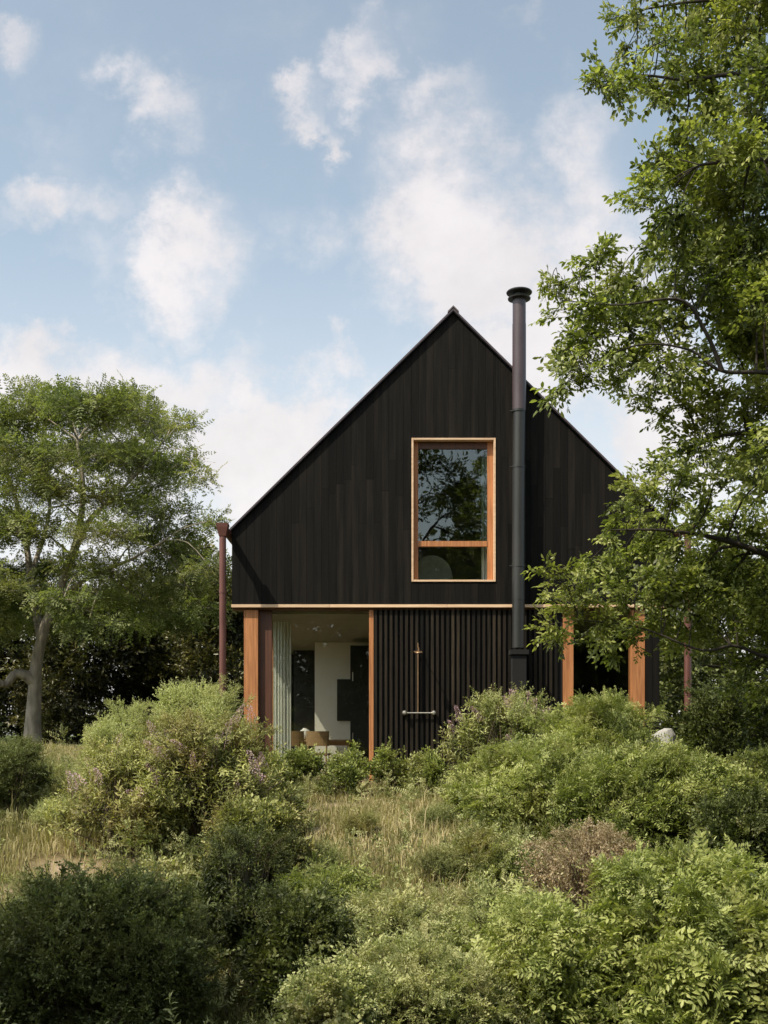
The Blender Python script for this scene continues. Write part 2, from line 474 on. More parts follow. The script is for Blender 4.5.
def t_pinnate(nv=6, n_leaf=6, pairs=7, rach=0.24, L=0.05, w=0.42, shoot=0.3, leaf=None, droop=0.5):
    out = []
    for _ in range(nv):
        lv = []; tw = [([np.zeros(3), np.array([0, shoot, 0])], 0.005)]
        for k in range(n_leaf):
            o = np.array([0, shoot * (k + 0.5) / n_leaf, 0])
            a = k * 2.4 + random.uniform(-0.4, 0.4)
            dr = norm(np.array([math.cos(a), random.uniform(0.35, 1.0), math.sin(a)]))
            up = np.array([0, 0.4, 1.0])
            rl = rach * random.uniform(0.7, 1.15)
            sdv = norm(np.cross(dr, up)); upv = np.cross(sdv, dr)
            pts = []
            for i in range(pairs):
                f = (i + 1) / pairs
                c = o + dr * rl * f - np.array([0, 0, 1]) * droop * rl * f * f * 0.5
                pts.append(c)
                for s in (-1, 1):
                    lv.append((c, sdv * s + dr * random.uniform(0.35, 0.7) + rv(0.12), upv + rv(0.25), L * random.uniform(0.8, 1.15) * (1.1 - 0.35 * f), random.uniform(0.25, 0.8)))
            lv.append((pts[-1], dr + rv(0.1), upv, L * 0.9, 0.8))
            tw.append(([o, pts[len(pts) // 2], pts[-1]], 0.0028))
        out.append(spray(lv, leaf or leaf4(w), tw))
    return out


def t_fine(nv=6, n=70, length=0.28, L=0.035, w=0.16, shoots=4, spread=0.5):
    out = []
    for _ in range(nv):
        lv = []; tw = []
        for s in range(shoots):
            dr = norm(np.array([random.gauss(0, spread), 1.0, random.gauss(0, spread)])); ln = length * random.uniform(0.65, 1.1)
            tw.append(([np.zeros(3), dr * ln * 0.95], 0.003))
            for i in range(n // shoots):
                f = random.uniform(0.15, 1.0)
                lv.append((dr * ln * f, norm(rv(1.0)) + dr * 0.8, rv(1.0), L * random.uniform(0.7, 1.2) * (1.15 - 0.4 * f), 0.25 + 0.5 * f + random.uniform(-0.2, 0.2)))
        out.append(spray(lv, leaf4(w, 0.1, 0.05), tw))
    return out


def t_lance(nv=6, nodes=7, length=0.42, L=0.11, w=0.26, arch=0.25):
    out = []
    for _ in range(nv):
        lv = []; pts = []
        bx, bz = random.gauss(0, 0.12), -arch * random.uniform(0.4, 1.2)
        for i in range(nodes + 1):
            f = i / nodes
            c = np.array([bx * f * f, f, bz * f * f]) * length; pts.append(c)
            if i == 0: continue
            for s in (0, 1):
                a = i * 1.57 + s * math.pi + random.gauss(0, 0.3)
                lv.append((c, np.array([math.cos(a), 0.75, math.sin(a) - 0.2]) + rv(0.12), np.array([0, 1.0, 0.6]) + rv(0.3), L * random.uniform(0.75, 1.2) * (1.15 - 0.45 * f), random.uniform(0.2, 0.8)))
        for s in range(2):
            lv.append((pts[-1], np.array([random.gauss(0, .3), 1, random.gauss(0, .3)]), np.array([0, 0.2, 1]), L * 0.6, 0.9))
        out.append(spray(lv, leaf6(w, 0.2, 0.22), [(pts, 0.004)]))
    return out


T_OAK = t_oak()
T_OAK_BIG = t_oak(5, 0.20, 3, 5, 0.8, 0.5, leaf4(0.5))
T_LEATHER = t_oak(5, 0.17, 4, 5, 0.7, 0.42, leaf4(0.42), jit=0.5)
T_LOCUST = t_pinnate(6, 5, 6, 0.42, 0.095, 0.42, 0.5)
T_SUMAC = t_pinnate(6, 6, 7, 0.26, 0.062, 0.36, 0.30)
T_BIGPIN = t_pinnate(6, 6, 6, 0.30, 0.088, 0.40, 0.30, leaf=leaf6(0.40))
T_FINE = t_fine()
T_FINER = t_fine(6, 90, 0.22, 0.030, 0.30, 6, 0.75)
T_LANCE = t_lance()
T_SMALL = t_oak(6, 0.055, 4, 6, 0.3, 0.55, leaf4(0.55), jit=0.5)
T_ROUND = t_oak(6, 0.045, 5, 6, 0.26, 0.75, leaf6(0.75), jit=0.5)


def join_tubes(tubes):
    Vs, Fs = [], []; off = 0
    for pts, rad, sides in tubes:
        v, f = tube_arrays(np.asarray(pts, float), np.asarray(rad, float), sides)
        Vs.append(v); Fs.append(f + off); off += len(v)
    return np.concatenate(Vs), np.concatenate(Fs)


def smooth_line(pts, n):
    pts = np.asarray(pts, float)
    t = np.linspace(0, len(pts) - 1, n)
    out = []
    for u in t:
        i = min(int(u), len(pts) - 2); f = u - i
        p0 = pts[max(i - 1, 0)]; p1 = pts[i]; p2 = pts[i + 1]; p3 = pts[min(i + 2, len(pts) - 1)]
        out.append(0.5 * ((2 * p1) + (-p0 + p2) * f + (2 * p0 - 5 * p1 + 4 * p2 - p3) * f * f + (-p0 + 3 * p1 - 3 * p2 + p3) * f ** 3))
    return np.array(out)


def tree(name, label, cat, limbs, pads, temps, leafm, barkm, per_pad=60, sc_rng=(0.8, 1.25), flat=0.42, group=None, droop=0.0, tone0=0.5, up_bias=0.6, twig_r=0.012, ref_r=None):
    """limbs: list of (points, r0, r1); pads: (centre, radius) foliage plates; one trunk mesh and one crown mesh"""
    base = np.array(limbs[0][0][0], float)
    root = empty(name, base)
    tag(root, label, cat, group)
    tubes = []; nodes = []; nrad = []
    for li, (pts, r0, r1) in enumerate(limbs):
        n = max(8, len(pts) * 4)
        sp = smooth_line(pts, n)
        seg = np.linspace(0, 1, n)
        wob = np.stack([np.sin(seg * 9 + li), np.cos(seg * 7 + 2 * li), np.sin(seg * 5 + 3 * li)], -1) * (0.25 * r0) * np.sin(seg * np.pi)[:, None]
        sp = sp + wob
        rad = r0 + (r1 - r0) * seg ** 0.8
        if li == 0: rad = rad * (1 + 0.45 * np.exp(-seg * 14))
        tubes.append((sp, rad, 10 if r0 > 0.08 else 6))
        nodes.append(sp); nrad.append(rad)
    nodes = np.concatenate(nodes); nrad = np.concatenate(nrad)
    pos, dirs, ups, scl, ton = [], [], [], [], []
    for c, r in pads:
        c = np.asarray(c, float)
        dist = np.linalg.norm(nodes - c + np.array([0, 0, 0.25 * r]), axis=1) + 0.0
        k = int(np.argmin(dist)); a = nodes[k]
        mid = (a + c) / 2 + rng.normal(size=3) * 0.08 * dist[k] + np.array([0, 0, 0.10 * dist[k]])
        br = min(nrad[k] * 0.6, 0.02 + 0.012 * dist[k])
        tubes.append((smooth_line([a, mid, c], 7), np.linspace(br, twig_r, 7), 5))
        n = max(4, int(per_pad * rng.uniform(0.7, 1.3) * ((r / ref_r) ** 1.6 if ref_r else 1)))
        q = rand_dir(n) * (rng.random(n) ** 0.45)[:, None]
        q[:, 2] *= flat
        q *= r
        p = c + q
        od = norm(q * np.array([1, 1, 0.6]) + norm(c - nodes[k]) * r * 0.5)
        dr = norm(od * 0.9 + np.array([0, 0, 0.25 - droop]) + rng.normal(size=(n, 3)) * 0.35)
        pos.append(p - dr * 0.2); dirs.append(dr)
        ups.append(np.array([0, 0, 1.0]) * up_bias + rng.normal(size=(n, 3)) * 0.35)
        scl.append(rng.uniform(*sc_rng, n))
        ton.append(tone0 + rng.normal(0, 0.09) + rng.normal(size=n) * 0.10 + q[:, 2] / (r * flat + 1e-6) * 0.12 + (np.linalg.norm(q / np.array([1, 1, flat]), axis=1) / r - .75) * .35)  # sprays inside each pad get a darker tone as painted self-shading
        for i in range(0, n, 3):
            tubes.append(([c, (c + p[i]) / 2 + rng.normal(size=3) * 0.05 * r, p[i]], [twig_r, twig_r * .7, twig_r * .4], 3))
    V, Fq = join_tubes(tubes)
    tri_mesh('trunk', V - base, Fq, np.full(len(V), 0.5), barkm, root, smooth=True)
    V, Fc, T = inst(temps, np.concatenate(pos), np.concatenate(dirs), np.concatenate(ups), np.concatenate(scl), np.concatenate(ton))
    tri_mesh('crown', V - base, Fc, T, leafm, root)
    return root


def bush(name, label, px, top, d, wpx, deep, temps, leafm, n=300, lobes=14, sc_rng=(0.8, 1.25), group=None, tone0=0.5,
         stemm=None, up=0.5, shell=0.62, flat_top=1.0, cat='shrub', stems=26, flowers=0, seed=None, sink=0.0, lobe_r=(0.24, 0.44), low=0.02, shoots=0.10, wands=0):
    global rng
    if seed is not None: rng = np.random.default_rng(seed)
    c = P(px, top, d)
    gz = float(ground(c[0], c[1])) - sink
    W = wpx * d / F; H = c[2] - gz
    base = np.array([c[0], c[1], gz])
    root = empty(name, base)
    tag(root, label, cat, group)
    rad = np.array([W / 2, deep / 2, H * 0.56]) * np.array([1, 1, flat_top])
    cen = np.array([0, 0, H * 0.44])
    lobes = int(lobes * 1.35)
    dl = rand_dir(lobes * 3)
    dl = dl[dl[:, 2] > -0.35][:lobes]
    lr = rng.uniform(*lobe_r, len(dl))
    lc = cen + dl * rad * ((1 - lr * 0.95) * rng.uniform(.72, 1.16, len(dl)))[:, None]
    wgt = lr ** 2; wgt /= wgt.sum()
    m = int(n * 1.5)
    li = rng.choice(len(dl), m, p=wgt)
    q = rand_dir(m)
    q = norm(q + dl[li] * 0.55)
    rr = rng.uniform(shell, 1.06, m)
    sh = rng.random(m) < shoots
    rr = np.where(sh, rng.uniform(1.08, 1.45, m), rr)
    q = np.where(sh[:, None], norm(q * .6 + np.array([0, 0, .7])), q)
    rk = rr.copy()
    p = lc[li] + q * (np.minimum(lr[li], 0.36) * (rr - 1) + lr[li])[:, None] * rad
    p = p[:, :]
    gl = ground(p[:, 0] + base[0], p[:, 1] + base[1]) - gz
    ok = p[:, 2] > gl + low
    p, q, li, rk = p[ok][:n], q[ok][:n], li[ok][:n], rk[ok][:n]
    k = len(p)
    dr = norm(q * 0.75 + np.array([0, 0, up]) + rng.normal(size=(k, 3)) * 0.38)
    ups = q * 0.5 + np.array([0, 0, 0.6]) + rng.normal(size=(k, 3)) * 0.4
    lt = rng.normal(0, 0.11, len(dl))
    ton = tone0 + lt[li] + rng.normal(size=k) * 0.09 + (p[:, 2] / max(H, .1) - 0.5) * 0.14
    ton = ton + np.clip(rk - 0.92, -.3, .2) * 0.9  # inner sprays coloured darker to paint in shade inside the bush
    scl = rng.uniform(*sc_rng, k)
    ext = np.array([t[0][:, 1].max() for t in temps]).mean()
    wt = []
    pw, dw, uw, sw, tw = [p - dr * (ext * 0.55 * scl)[:, None]], [dr], [ups], [scl], [ton]
    for i in range(wands):
        a = rng.uniform(0, 6.28); lean = rng.uniform(.1, .75)
        tip = cen + np.array([math.cos(a) * lean * 1.12, math.sin(a) * lean * 1.12, (1.02 - .45 * lean ** 2) * rng.uniform(.98, 1.22)]) * rad
        b0 = np.array([rng.normal() * W * .08, rng.normal() * deep * .08, -.02])
        ln = smooth_line([b0, b0 * .4 + tip * np.array([.5, .5, .6]), tip * np.array([.82, .82, .88]), tip + np.array([math.cos(a), math.sin(a), -.4]) * .06 * H], 12)
        wt.append((ln, np.linspace(.009, .002, 12), 4))
        bare = rng.random() < .28
        for j in range(6, 12):
            if bare and rng.random() < .75: continue
            t_ = ln[j] - ln[j - 1]
            for rep_ in range(2):
                pw.append(ln[j][None] + rng.normal(size=(1, 3)) * .01); dw.append(norm(t_[None] + rng.normal(size=(1, 3)) * .55 * np.linalg.norm(t_)) if False else norm(norm(t_[None]) + rng.normal(size=(1, 3)) * .5))
                uw.append(rng.normal(size=(1, 3)) * .5 + np.array([[0, 0, .6]])); sw.append(np.array([rng.uniform(*sc_rng) * .62 * (1.15 - .05 * (j - 6))])); tw.append(np.array([tone0 + .1 + rng.normal() * .1]))
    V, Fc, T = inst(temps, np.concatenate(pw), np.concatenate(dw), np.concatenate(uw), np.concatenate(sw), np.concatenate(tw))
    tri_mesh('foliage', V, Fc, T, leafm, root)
    tubes = []
    for i in range(min(stems, len(lc) * 3)):
        e = lc[i % len(lc)] + rng.normal(size=3) * 0.15 * rad
        b = np.array([rng.normal() * W * .06, rng.normal() * deep * .06, -0.03])
        tubes.append((smooth_line([b, (b + e) * np.array([.42, .42, .55]), e], 7), np.linspace(0.014, 0.005, 7), 5))
    for i in range(0, k, 4):
        c0 = lc[li[i]]
        tubes.append(([c0, (c0 + p[i]) / 2, p[i]], [0.006, 0.004, 0.002], 3))
    Vt, Fq = join_tubes(tubes + wt)
    tri_mesh('stems', Vt, Fq, rng.random(len(Vt)), stemm or M['stem'], root, smooth=True)
    if flowers:
        up_i = np.nonzero((q[:, 2] > 0.05) & (q[:, 1] < 0.5))[0]
        for i in rng.choice(up_i, min(flowers, len(up_i)), replace=False):
            fd = norm(dr[i] + np.array([rng.normal() * .3, -0.1, 0.25]))
            me = FLOWERS[int(rng.integers(0, len(FLOWERS)))]
            o = link_mesh('flower_spike', me, M['flower'], root)
            o.location = [float(v) for v in p[i] + fd * 0.05]
            o.rotation_euler = Vector([float(v) for v in fd]).to_track_quat('Y', 'Z').to_euler()
            s = float(rng.uniform(0.9, 1.5)); o.scale = (s, s, s)
    return root


def make_flower():
    lv = []
    for i in range(90):
        f = (i + 1) / 90
        r = 0.034 * (1 - f) ** 0.7 + 0.005
        a = i * 2.4
        o = np.array([math.cos(a) * r, f * 0.20, math.sin(a) * r])
        lv.append((o + np.array([0.015 * f * f * 3, 0, 0]), np.array([math.cos(a), 0.5, math.sin(a)]) + rv(0.3), rv(1), 0.015 * random.uniform(.7, 1.3), random.uniform(0.1, 0.9) * (1 - .3 * f)))
    V, Fc, T = spray(lv, leaf4(0.8), [([np.array([0, -0.05, 0]), np.array([0.02, 0.1, 0]), np.array([0.045, 0.2, 0])], 0.003)])
    me = bpy.data.meshes.new('flower_spike')
    me.from_pydata([tuple(map(float, v)) for v in V], [], [tuple(map(int, f)) for f in Fc])
    at = me.attributes.new('tone', 'FLOAT', 'POINT'); at.data.foreach_set('value', T.astype(np.float32))
    me.materials.append(M['flower'])
    return me


FLOWERS = [make_flower() for _ in range(4)]


# ------------------------------------------------------------------ the house
S = 55.25                                    # pixels per metre on the front wall
def fx(px): return (px - 384.0) / S
def fz(py): return E + (735.0 - py) / S


XC = fx(453.0); HW = 4.0
XL, XR = XC - HW, XC + HW
ZE = fz(531.0); ZA = fz(313.0); ZT = fz(604.5)
DEPTH = 11.6
SL = (ZA - ZE) / HW
def roof_z(x): return ZA - abs(x - XC) * SL


def build_house():
    h = empty('black_house', (XC, 0, 0))
    tag(h, 'black timber gabled house with cedar framed windows and a tall flue', 'house')
    off = Matrix.Translation((-XC, 0, 0))

    def part(mb, name, mat, parent=None, bevel=0.0, smooth=False):
        mb.v = [(x - XC, y, z) for x, y, z in mb.v]
        o = mb.build(name, mat, parent or h, bevel, smooth)
        return o
    wx0, wx1, wz0, wz1 = fx(411.5), fx(495.5), fz(582.0), fz(438.5)
    # --- front cladding boards
    mb = MB(); x = XL; bw = 0.135
    rr = random.Random(3)
    while x < XR - 0.01:
        w = bw; x1 = min(x + w, XR); g = 0.003
        spans = [(ZT, None)]
        if x1 > wx0 and x < wx1:
            spans = [(ZT, wz0), (wz1, None)]
        cuts = [(x, x1)]
        for a, b in ((wx0, wx0), (wx1, wx1)):
            cuts = [s for (p, q) in cuts for s in (((p, a), (a, q)) if p + .004 < a < q - .004 else ((p, q),))]
        for (p, q) in cuts:
            inside = p >= wx0 - .005 and q <= wx1 + .005
            for (z0, z1) in ([(ZT, wz0), (wz1, None)] if inside else [(ZT, None)]):
                pa, qa = p + g / 2, q - g / 2
                ta = roof_z(pa) - 0.02 if z1 is None else z1; tb = roof_z(qa) - 0.02 if z1 is None else z1
                # butt joints at staggered heights
                zs = [z0]
                if z1 is None:
                    lo = z0 + rr.uniform(0.9, 2.8)
                    while lo < min(ta, tb) - 0.7:
                        zs.append(lo); lo += rr.uniform(2.2, 3.4)
                for i in range(len(zs)):
                    top = i == len(zs) - 1
                    a_, b_ = (ta, tb) if top else (zs[i + 1] - .003, zs[i + 1] - .003)
                    t = min(1, max(0, rr.gauss(0.5, 0.24)))
                    yo = -0.022 - rr.uniform(0, 0.004)
                    if pa < XC < qa and top and z1 is None:
                        mb.prism([(pa, zs[i]), (qa, zs[i]), (qa, b_), (XC, roof_z(XC) - .02), (pa, a_)], yo, 0.0, t)
                    else:
                        mb.prism([(pa, zs[i]), (qa, zs[i]), (qa, b_), (pa, a_)], yo, 0.0, t)
        x = x1
    part(mb, 'gable_cladding', M['black_wood'])
    # backing of the gable, in four pieces round the window
    mb = MB()
    mb.prism([(XL, ZT), (wx0, ZT), (wx0, roof_z(wx0) - .03), (XL, ZE - .03)], 0.002, 0.2)
    mb.prism([(wx1, ZT), (XR, ZT), (XR, ZE - .03), (wx1, roof_z(wx1) - .03)], 0.002, 0.2)
    mb.box(wx0, wx1, 0.002, 0.2, ZT, wz0)
    mb.prism([(wx0, wz1), (wx1, wz1), (wx1, roof_z(wx1) - .03), (XC, ZA - .03), (wx0, roof_z(wx0) - .03)], 0.002, 0.2)
    part(mb, 'gable_wall', M['dark'])
    # --- roof
    y0, y1 = -0.075, DEPTH + 0.075
    th = 0.035; ov = 0.04
    mb = MB()
    for s in (-1, 1):
        xe = XC + s * (HW + ov); ze = ZA - (HW + ov) * SL
        mb.prism([(XC, ZA), (XC, ZA + th), (xe, ze + th), (xe, ze)], y0, y1)
    roof = part(mb, 'roof', M['roof'])
    mb = MB()
    for s in (-1, 1):                         # metal drip edge along the verge
        xe = XC + s * (HW + ov); ze = ZA - (HW + ov) * SL
        a = 0.02
        mb.prism([(XC + s * .002, ZA + th + .004), (XC + s * .002, ZA + th + .022), (xe, ze + th + .022), (xe, ze + th + .004)], y0 - .02, y1 + .02)
        mb.prism([(XC + s * .002, ZA + th - a), (XC + s * .002, ZA + th + .002), (xe, ze + th + .002), (xe, ze + th - a)], y0 - .022, y0 - .003)
    part(mb, 'verge_flashing', M['flue_sky_tint'], roof)
    mb = MB()
    mb.prism([(XC - .10, ZA - .03), (XC - .10, ZA + .0), (XC - .0, ZA + .10), (XC + .10, ZA + .0), (XC + .10, ZA - .03), (XC, ZA + .07)], y0 - .03, y1 + .03)
    part(mb, 'ridge_cap', M['cap'], roof)
    # eave gutters that run forward past the gable, with hopper and downpipe
    for s in (-1, 1):
        gx = XC + s * (HW + 0.078); gz = ZE - 0.03
        mb = MB(); prof = []
        for k in range(9):
            a = math.pi * k / 8
            prof.append((gx + 0.075 * math.cos(a), gz - 0.085 * math.sin(a)))
        for k in range(8, -1, -1):
            a = math.pi * k / 8
            prof.append((gx + 0.069 * math.cos(a), gz - 0.079 * math.sin(a)))
        mb.prism(prof, -0.56, y1)
        gt = part(mb, 'gutter', M['brown_metal'], roof)
        hp = MB()
        py = -0.62
        for (za, zb, ra, rb) in ((gz + .04, gz - .03, .105, .095), (gz - .03, gz - .18, .095, .060)):
            v = [(gx + sx * ra, py + sy * ra, za) for sx, sy in ((-1, -1), (1, -1), (1, 1), (-1, 1))] + [(gx + sx * rb, py + sy * rb, zb) for sx, sy in ((-1, -1), (1, -1), (1, 1), (-1, 1))]
            hp.add(v, [(0, 1, 5, 4), (1, 2, 6, 5), (2, 3, 7, 6), (3, 0, 4, 7), (4, 5, 6, 7), (0, 3, 2, 1)])
        dp = MB()
        dp.tube([(gx, py, gz - .19), (gx, py, float(ground(gx, py)) - 0.1)], [.060, .060], 16)
        pipe = part(dp, 'downpipe', M['brown_metal'], smooth=True)
        part(hp, 'hopper', M['brown_metal'], pipe)
        for zc in (gz - 1.15, gz - 2.7):
            cl = MB()
            cl.tube([(gx, py, zc - .025), (gx, py, zc + .025)], [.067, .067], 16)
            part(cl, 'pipe_clip', M['brown_metal'], pipe, smooth=True)
    # --- pale trim under the upper storey
    mb = MB(); zt = fz(604.6)
    xs = [XL - .01, fx(330), fx(447), XR + .01]
    for a, b in zip(xs[:-1], xs[1:]):
        mb.box(a + .0015, b - .0015, -0.040, 0.30, zt - 0.054, zt, random.random())
    part(mb, 'trim_band', M['trim'], bevel=0.003)
    zs = zt - 0.056
    mb = MB(); mb.box(XL, XR, 0.05, 0.32, zs - 0.03, zs - .002); part(mb, 'lintel', M['shaded_cedar'])
    # --- side and rear walls, floors, ceilings
    t = 0.2
    for (a, b) in ((XL, XL + t), (XR - t, XR)):
        mb = MB(); mb.box(a, b, 0.21, DEPTH, ZT, ZE - 0.02)
        part(mb, 'side_wall', M['black_wood'])
    for (a, b, c) in ((XR - .38, XR - .18, .33), (XL + .18, XL + .38, 10.41)):
        mb = MB(); mb.box(a, b, c, DEPTH - .2, -0.4, ZT - .15)
        part(mb, 'ground_floor_wall', M['black_wood'])
    mb = MB(); mb.prism([(XL + .2, -0.4), (XR - .2, -0.4), (XR - .2, ZE - .06), (XC, ZA - .06), (XL + .2, ZE - .06)], DEPTH - .18, DEPTH)
    part(mb, 'rear_wall', M['black_wood'])
    mb = MB(); mb.box(XL + .2, XR - .2, 0.02, DEPTH - .2, -0.16, 0.0); part(mb, 'floor', M['floor'])
    mb = MB(); mb.box(XL + .2, XR - .2, 0.33, DEPTH - .2, ZT - .14, ZT + .12); part(mb, 'ceiling', M['ceil'])
    mb = MB()
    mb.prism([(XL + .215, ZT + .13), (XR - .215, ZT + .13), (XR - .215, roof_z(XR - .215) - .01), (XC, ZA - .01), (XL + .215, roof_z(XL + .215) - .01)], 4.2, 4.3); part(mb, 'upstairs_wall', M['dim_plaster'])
    mb = MB(); mb.box(XL - .02, XR + .02, 0.06, DEPTH, -0.5, -0.17); part(mb, 'plinth', M['dark'])
    # inside the ground floor
    mb = MB()
    mb.box(-1.66, -0.2, 6.5, 6.6, 0.002, ZT - .142)
    part(mb, 'room_wall', M['plaster'])
    mb = MB(); mb.box(XL + .385, -1.3, 9.0, 9.1, 0.002, ZT - .142); part(mb, 'hall_dark_sheet', M['black_matt'])  # black sheet stands in for the unlit depth beside the room wall
    mb = MB(); mb.box(fx(376), fx(376) + .1, 0.14, 5.1, 0.002, ZT - .142); mb.box(fx(560), fx(560) + .1, 0.14, 5.1, .002, ZT - .142); mb.box(fx(376) + .1, XR - .4, 5.12, 5.2, .002, ZT - .142)
    part(mb, 'partition_wall', M['black_matt'])
    # --- ground-floor front: cedar posts
    zb = -0.14
    def post(p0, p1, ya, yb, nm='corner_post', tn=0.6, m='oak'):
        b = MB(); b.box(fx(p0), fx(p1), ya, yb, zb, zs - .034, tn); return part(b, nm, M[m], bevel=0.004)
    post(243.5, 257.6, 0.055, 0.33, tn=0.75)
    post(258.0, 271, 0.16, 0.24, 'window_jamb', 0.25, 'shaded_cedar')
    post(369.0, 373.6, 0.05, 0.22, 'window_jamb', 0.8)
    post(563.5, 574, 0.045, 0.25, 'window_jamb', 0.7)
    post(632, 645.5, 0.04, 0.30, 'corner_post', 0.6)
    # big pane at the left, side pane
    w = MB(); w.box(fx(271.2), fx(368.8), 0.185, 0.197, zb + .06, zs - .035)
    pw = part(w, 'picture_window', M['glass_low'])
    w = MB(); w.box(fx(271.2), fx(368.8), 0.15, 0.235, zb, zb + .058); part(w, 'sill', M['oak'], pw)
    w = MB(); w.box(XL + .26, XL + .272, 0.34, 10.4, 0.1, zs - .035)
    sw = part(w, 'side_window', M['glass_low'])
    w = MB()
    for yy in (2.6, 4.9, 7.2): w.box(XL + .22, XL + .31, yy, yy + .09, 0.1, zs - .035)
    w.box(XL + .22, XL + .31, 0.34, 10.4, 0.0, 0.098)
    part(w, 'mullion', M['oak'], sw)
    w = MB(); w.box(fx(574.3), fx(631.7), 0.16, 0.172, zb, zs - .035); part(w, 'side_room_window', M['glass_low'])
    # wall right of the right post
    w = MB(); x = fx(645.8); r2 = random.Random(9)
    while x < XR - .25:
        w.box(x, x + .13, 0.06, 0.1, zb, zs - .034, r2.uniform(.2, .8)); x += .134
    part(w, 'board_wall', M['black_wood'])
    # --- slatted screen
    w = MB(); x = fx(374.2); pit = 0.0935; r2 = random.Random(4)
    while x < fx(563) - .06:
        tt = r2.gauss(0.4, 0.2)
        if r2.random() < 0.12: tt = 1.0
        w.box(x, x + 0.050, 0.030, 0.085, zb, zs - .034, min(1, max(0, tt))); x += pit
    part(w, 'slat_screen', M['slat_wood'])
    w = MB(); w.box(fx(374), fx(563.2), 0.087, 0.13, zb, zs - .034); part(w, 'screen_backing', M['dark'])
    # --- upper window: pale lining, cedar sash with transom, two panes
    win = MB()
    a, b = 0.030, 0.0
    o = 0.036
    win.box(wx0, wx0 + o, -0.045, 0.16, wz0, wz1, .6); win.box(wx1 - o, wx1, -0.045, 0.16, wz0, wz1, .7)
    win.box(wx0 + o, wx1 - o, -0.0445, 0.16, wz1 - o, wz1, .5); win.box(wx0 + o, wx1 - o, -0.0445, 0.16, wz0, wz0 + o, .8)
    wroot = part(win, 'gable_window', M['trim'], bevel=0.003)
    fr = MB(); u = 0.085; xa, xb, za, zb2 = wx0 + o + .002, wx1 - o - .002, wz0 + o + .002, wz1 - o - .002
    ztr = fz(543)
    fr.box(xa, xa + u, 0.085, 0.155, za, zb2, .6); fr.box(xb - u * 1.2, xb, 0.085, 0.155, za, zb2, .75)
    hd = MB(); hd.box(xa + u, xb - u * 1.2, 0.0855, 0.155, zb2 - u * 1.5, zb2, .35)
    fr.box(xa + u, xb - u * 1.2, 0.078, 0.155, ztr - .05, ztr + .05, .7)
    fr.box(xa + u, xb - u * 1.2, 0.0855, 0.155, za, za + .012, .6)
    part(fr, 'frame', M['oak'], wroot, bevel=0.003); part(hd, 'frame_head', M['shaded_cedar'], wroot, bevel=0.003)
    g = MB(); g.box(xa + u, xb - u * 1.2, 0.115, 0.123, ztr + .051, zb2 - u * 1.5 - .001)
    part(g, 'pane', M['glass'], wroot)
    g = MB(); g.box(xa + u, xb - u * 1.2, 0.115, 0.123, za + .013, ztr - .051)
    part(g, 'pane', M['glass_low'], wroot)
    # --- flue
    fy = -0.27; xx = (519.2 - 384) * (20 + fy) / F; k = (20 + fy) / F
    def zz(py): return E + (735 - py) * k
    fl = MB()
    r = 0.114
    cuts = [zz(648), zz(600), zz(467), zz(411), zz(324), zz(301)]
    for i in range(len(cuts) - 1):
        rt = r + (0.004 if i % 2 else 0.0) + (0.004 if i >= 3 else 0)
        fl.tube([(xx - .02 + .02 * min(1, i / 3), fy, cuts[i] + (.001 if i else 0)), (xx - .02 + .02 * min(1, (i + 1) / 3), fy, cuts[i + 1])], [rt, rt], 28)
        if i == 2:
            flue = part(fl, 'chimney_flue', M['flue'], smooth=True); fl = MB()
    part(fl, 'upper_flue', M['flue_sky_tint'], flue, smooth=True)
    cp = MB()
    zc = zz(301)
    cp.lathe([(0.125, zc), (0.125, zc + .02), (0.20, zc + .028), (0.205, zc + .045), (0.13, zc + .06), (0.11, zc + .07), (0.11, zc + .115), (0.13, zc + .12), (0.225, zc + .135), (0.232, zc + .15), (0.215, zc + .17), (0.10, zc + .205), (0.01, zc + .212)], (xx, fy, 0), 32)
    part(cp, 'flue_cap', M['flue'], flue, smooth=True)
    for p in (411, 467, 566):
        cl = MB()
        cl.tube([(xx - .008, fy, zz(p) - .02), (xx - .008, fy, zz(p) + .02)], [r + .012, r + .012], 28)
        cl.tube([(xx - .17, fy, zz(p)), (xx - .15, fy, zz(p)), (xx - .12, fy, zz(p))], [.012, .012, .012], 8)
        cl.box(xx - .03, xx + .03, fy + .10, -0.028, zz(p) - .015, zz(p) + .015)
        part(cl, 'wall_bracket', M['flue'], flue, smooth=True)
    bx = MB()
    bx.box(xx - .17, xx + .16, fy - .14, fy + .18, zz(655), zz(650))
    bx.box(xx - .13, xx + .12, fy - .10, fy + .17, zz(690), zz(655.2))
    bx.box(xx - .10, xx + .09, fy + .172, 0.028, zz(672), zz(662))
    bx.box(xx - .12, xx + .11, fy - .09, fy + .16, -0.16, zz(690.3))
    part(bx, 'flue_base', M['dark'], flue, bevel=0.006)


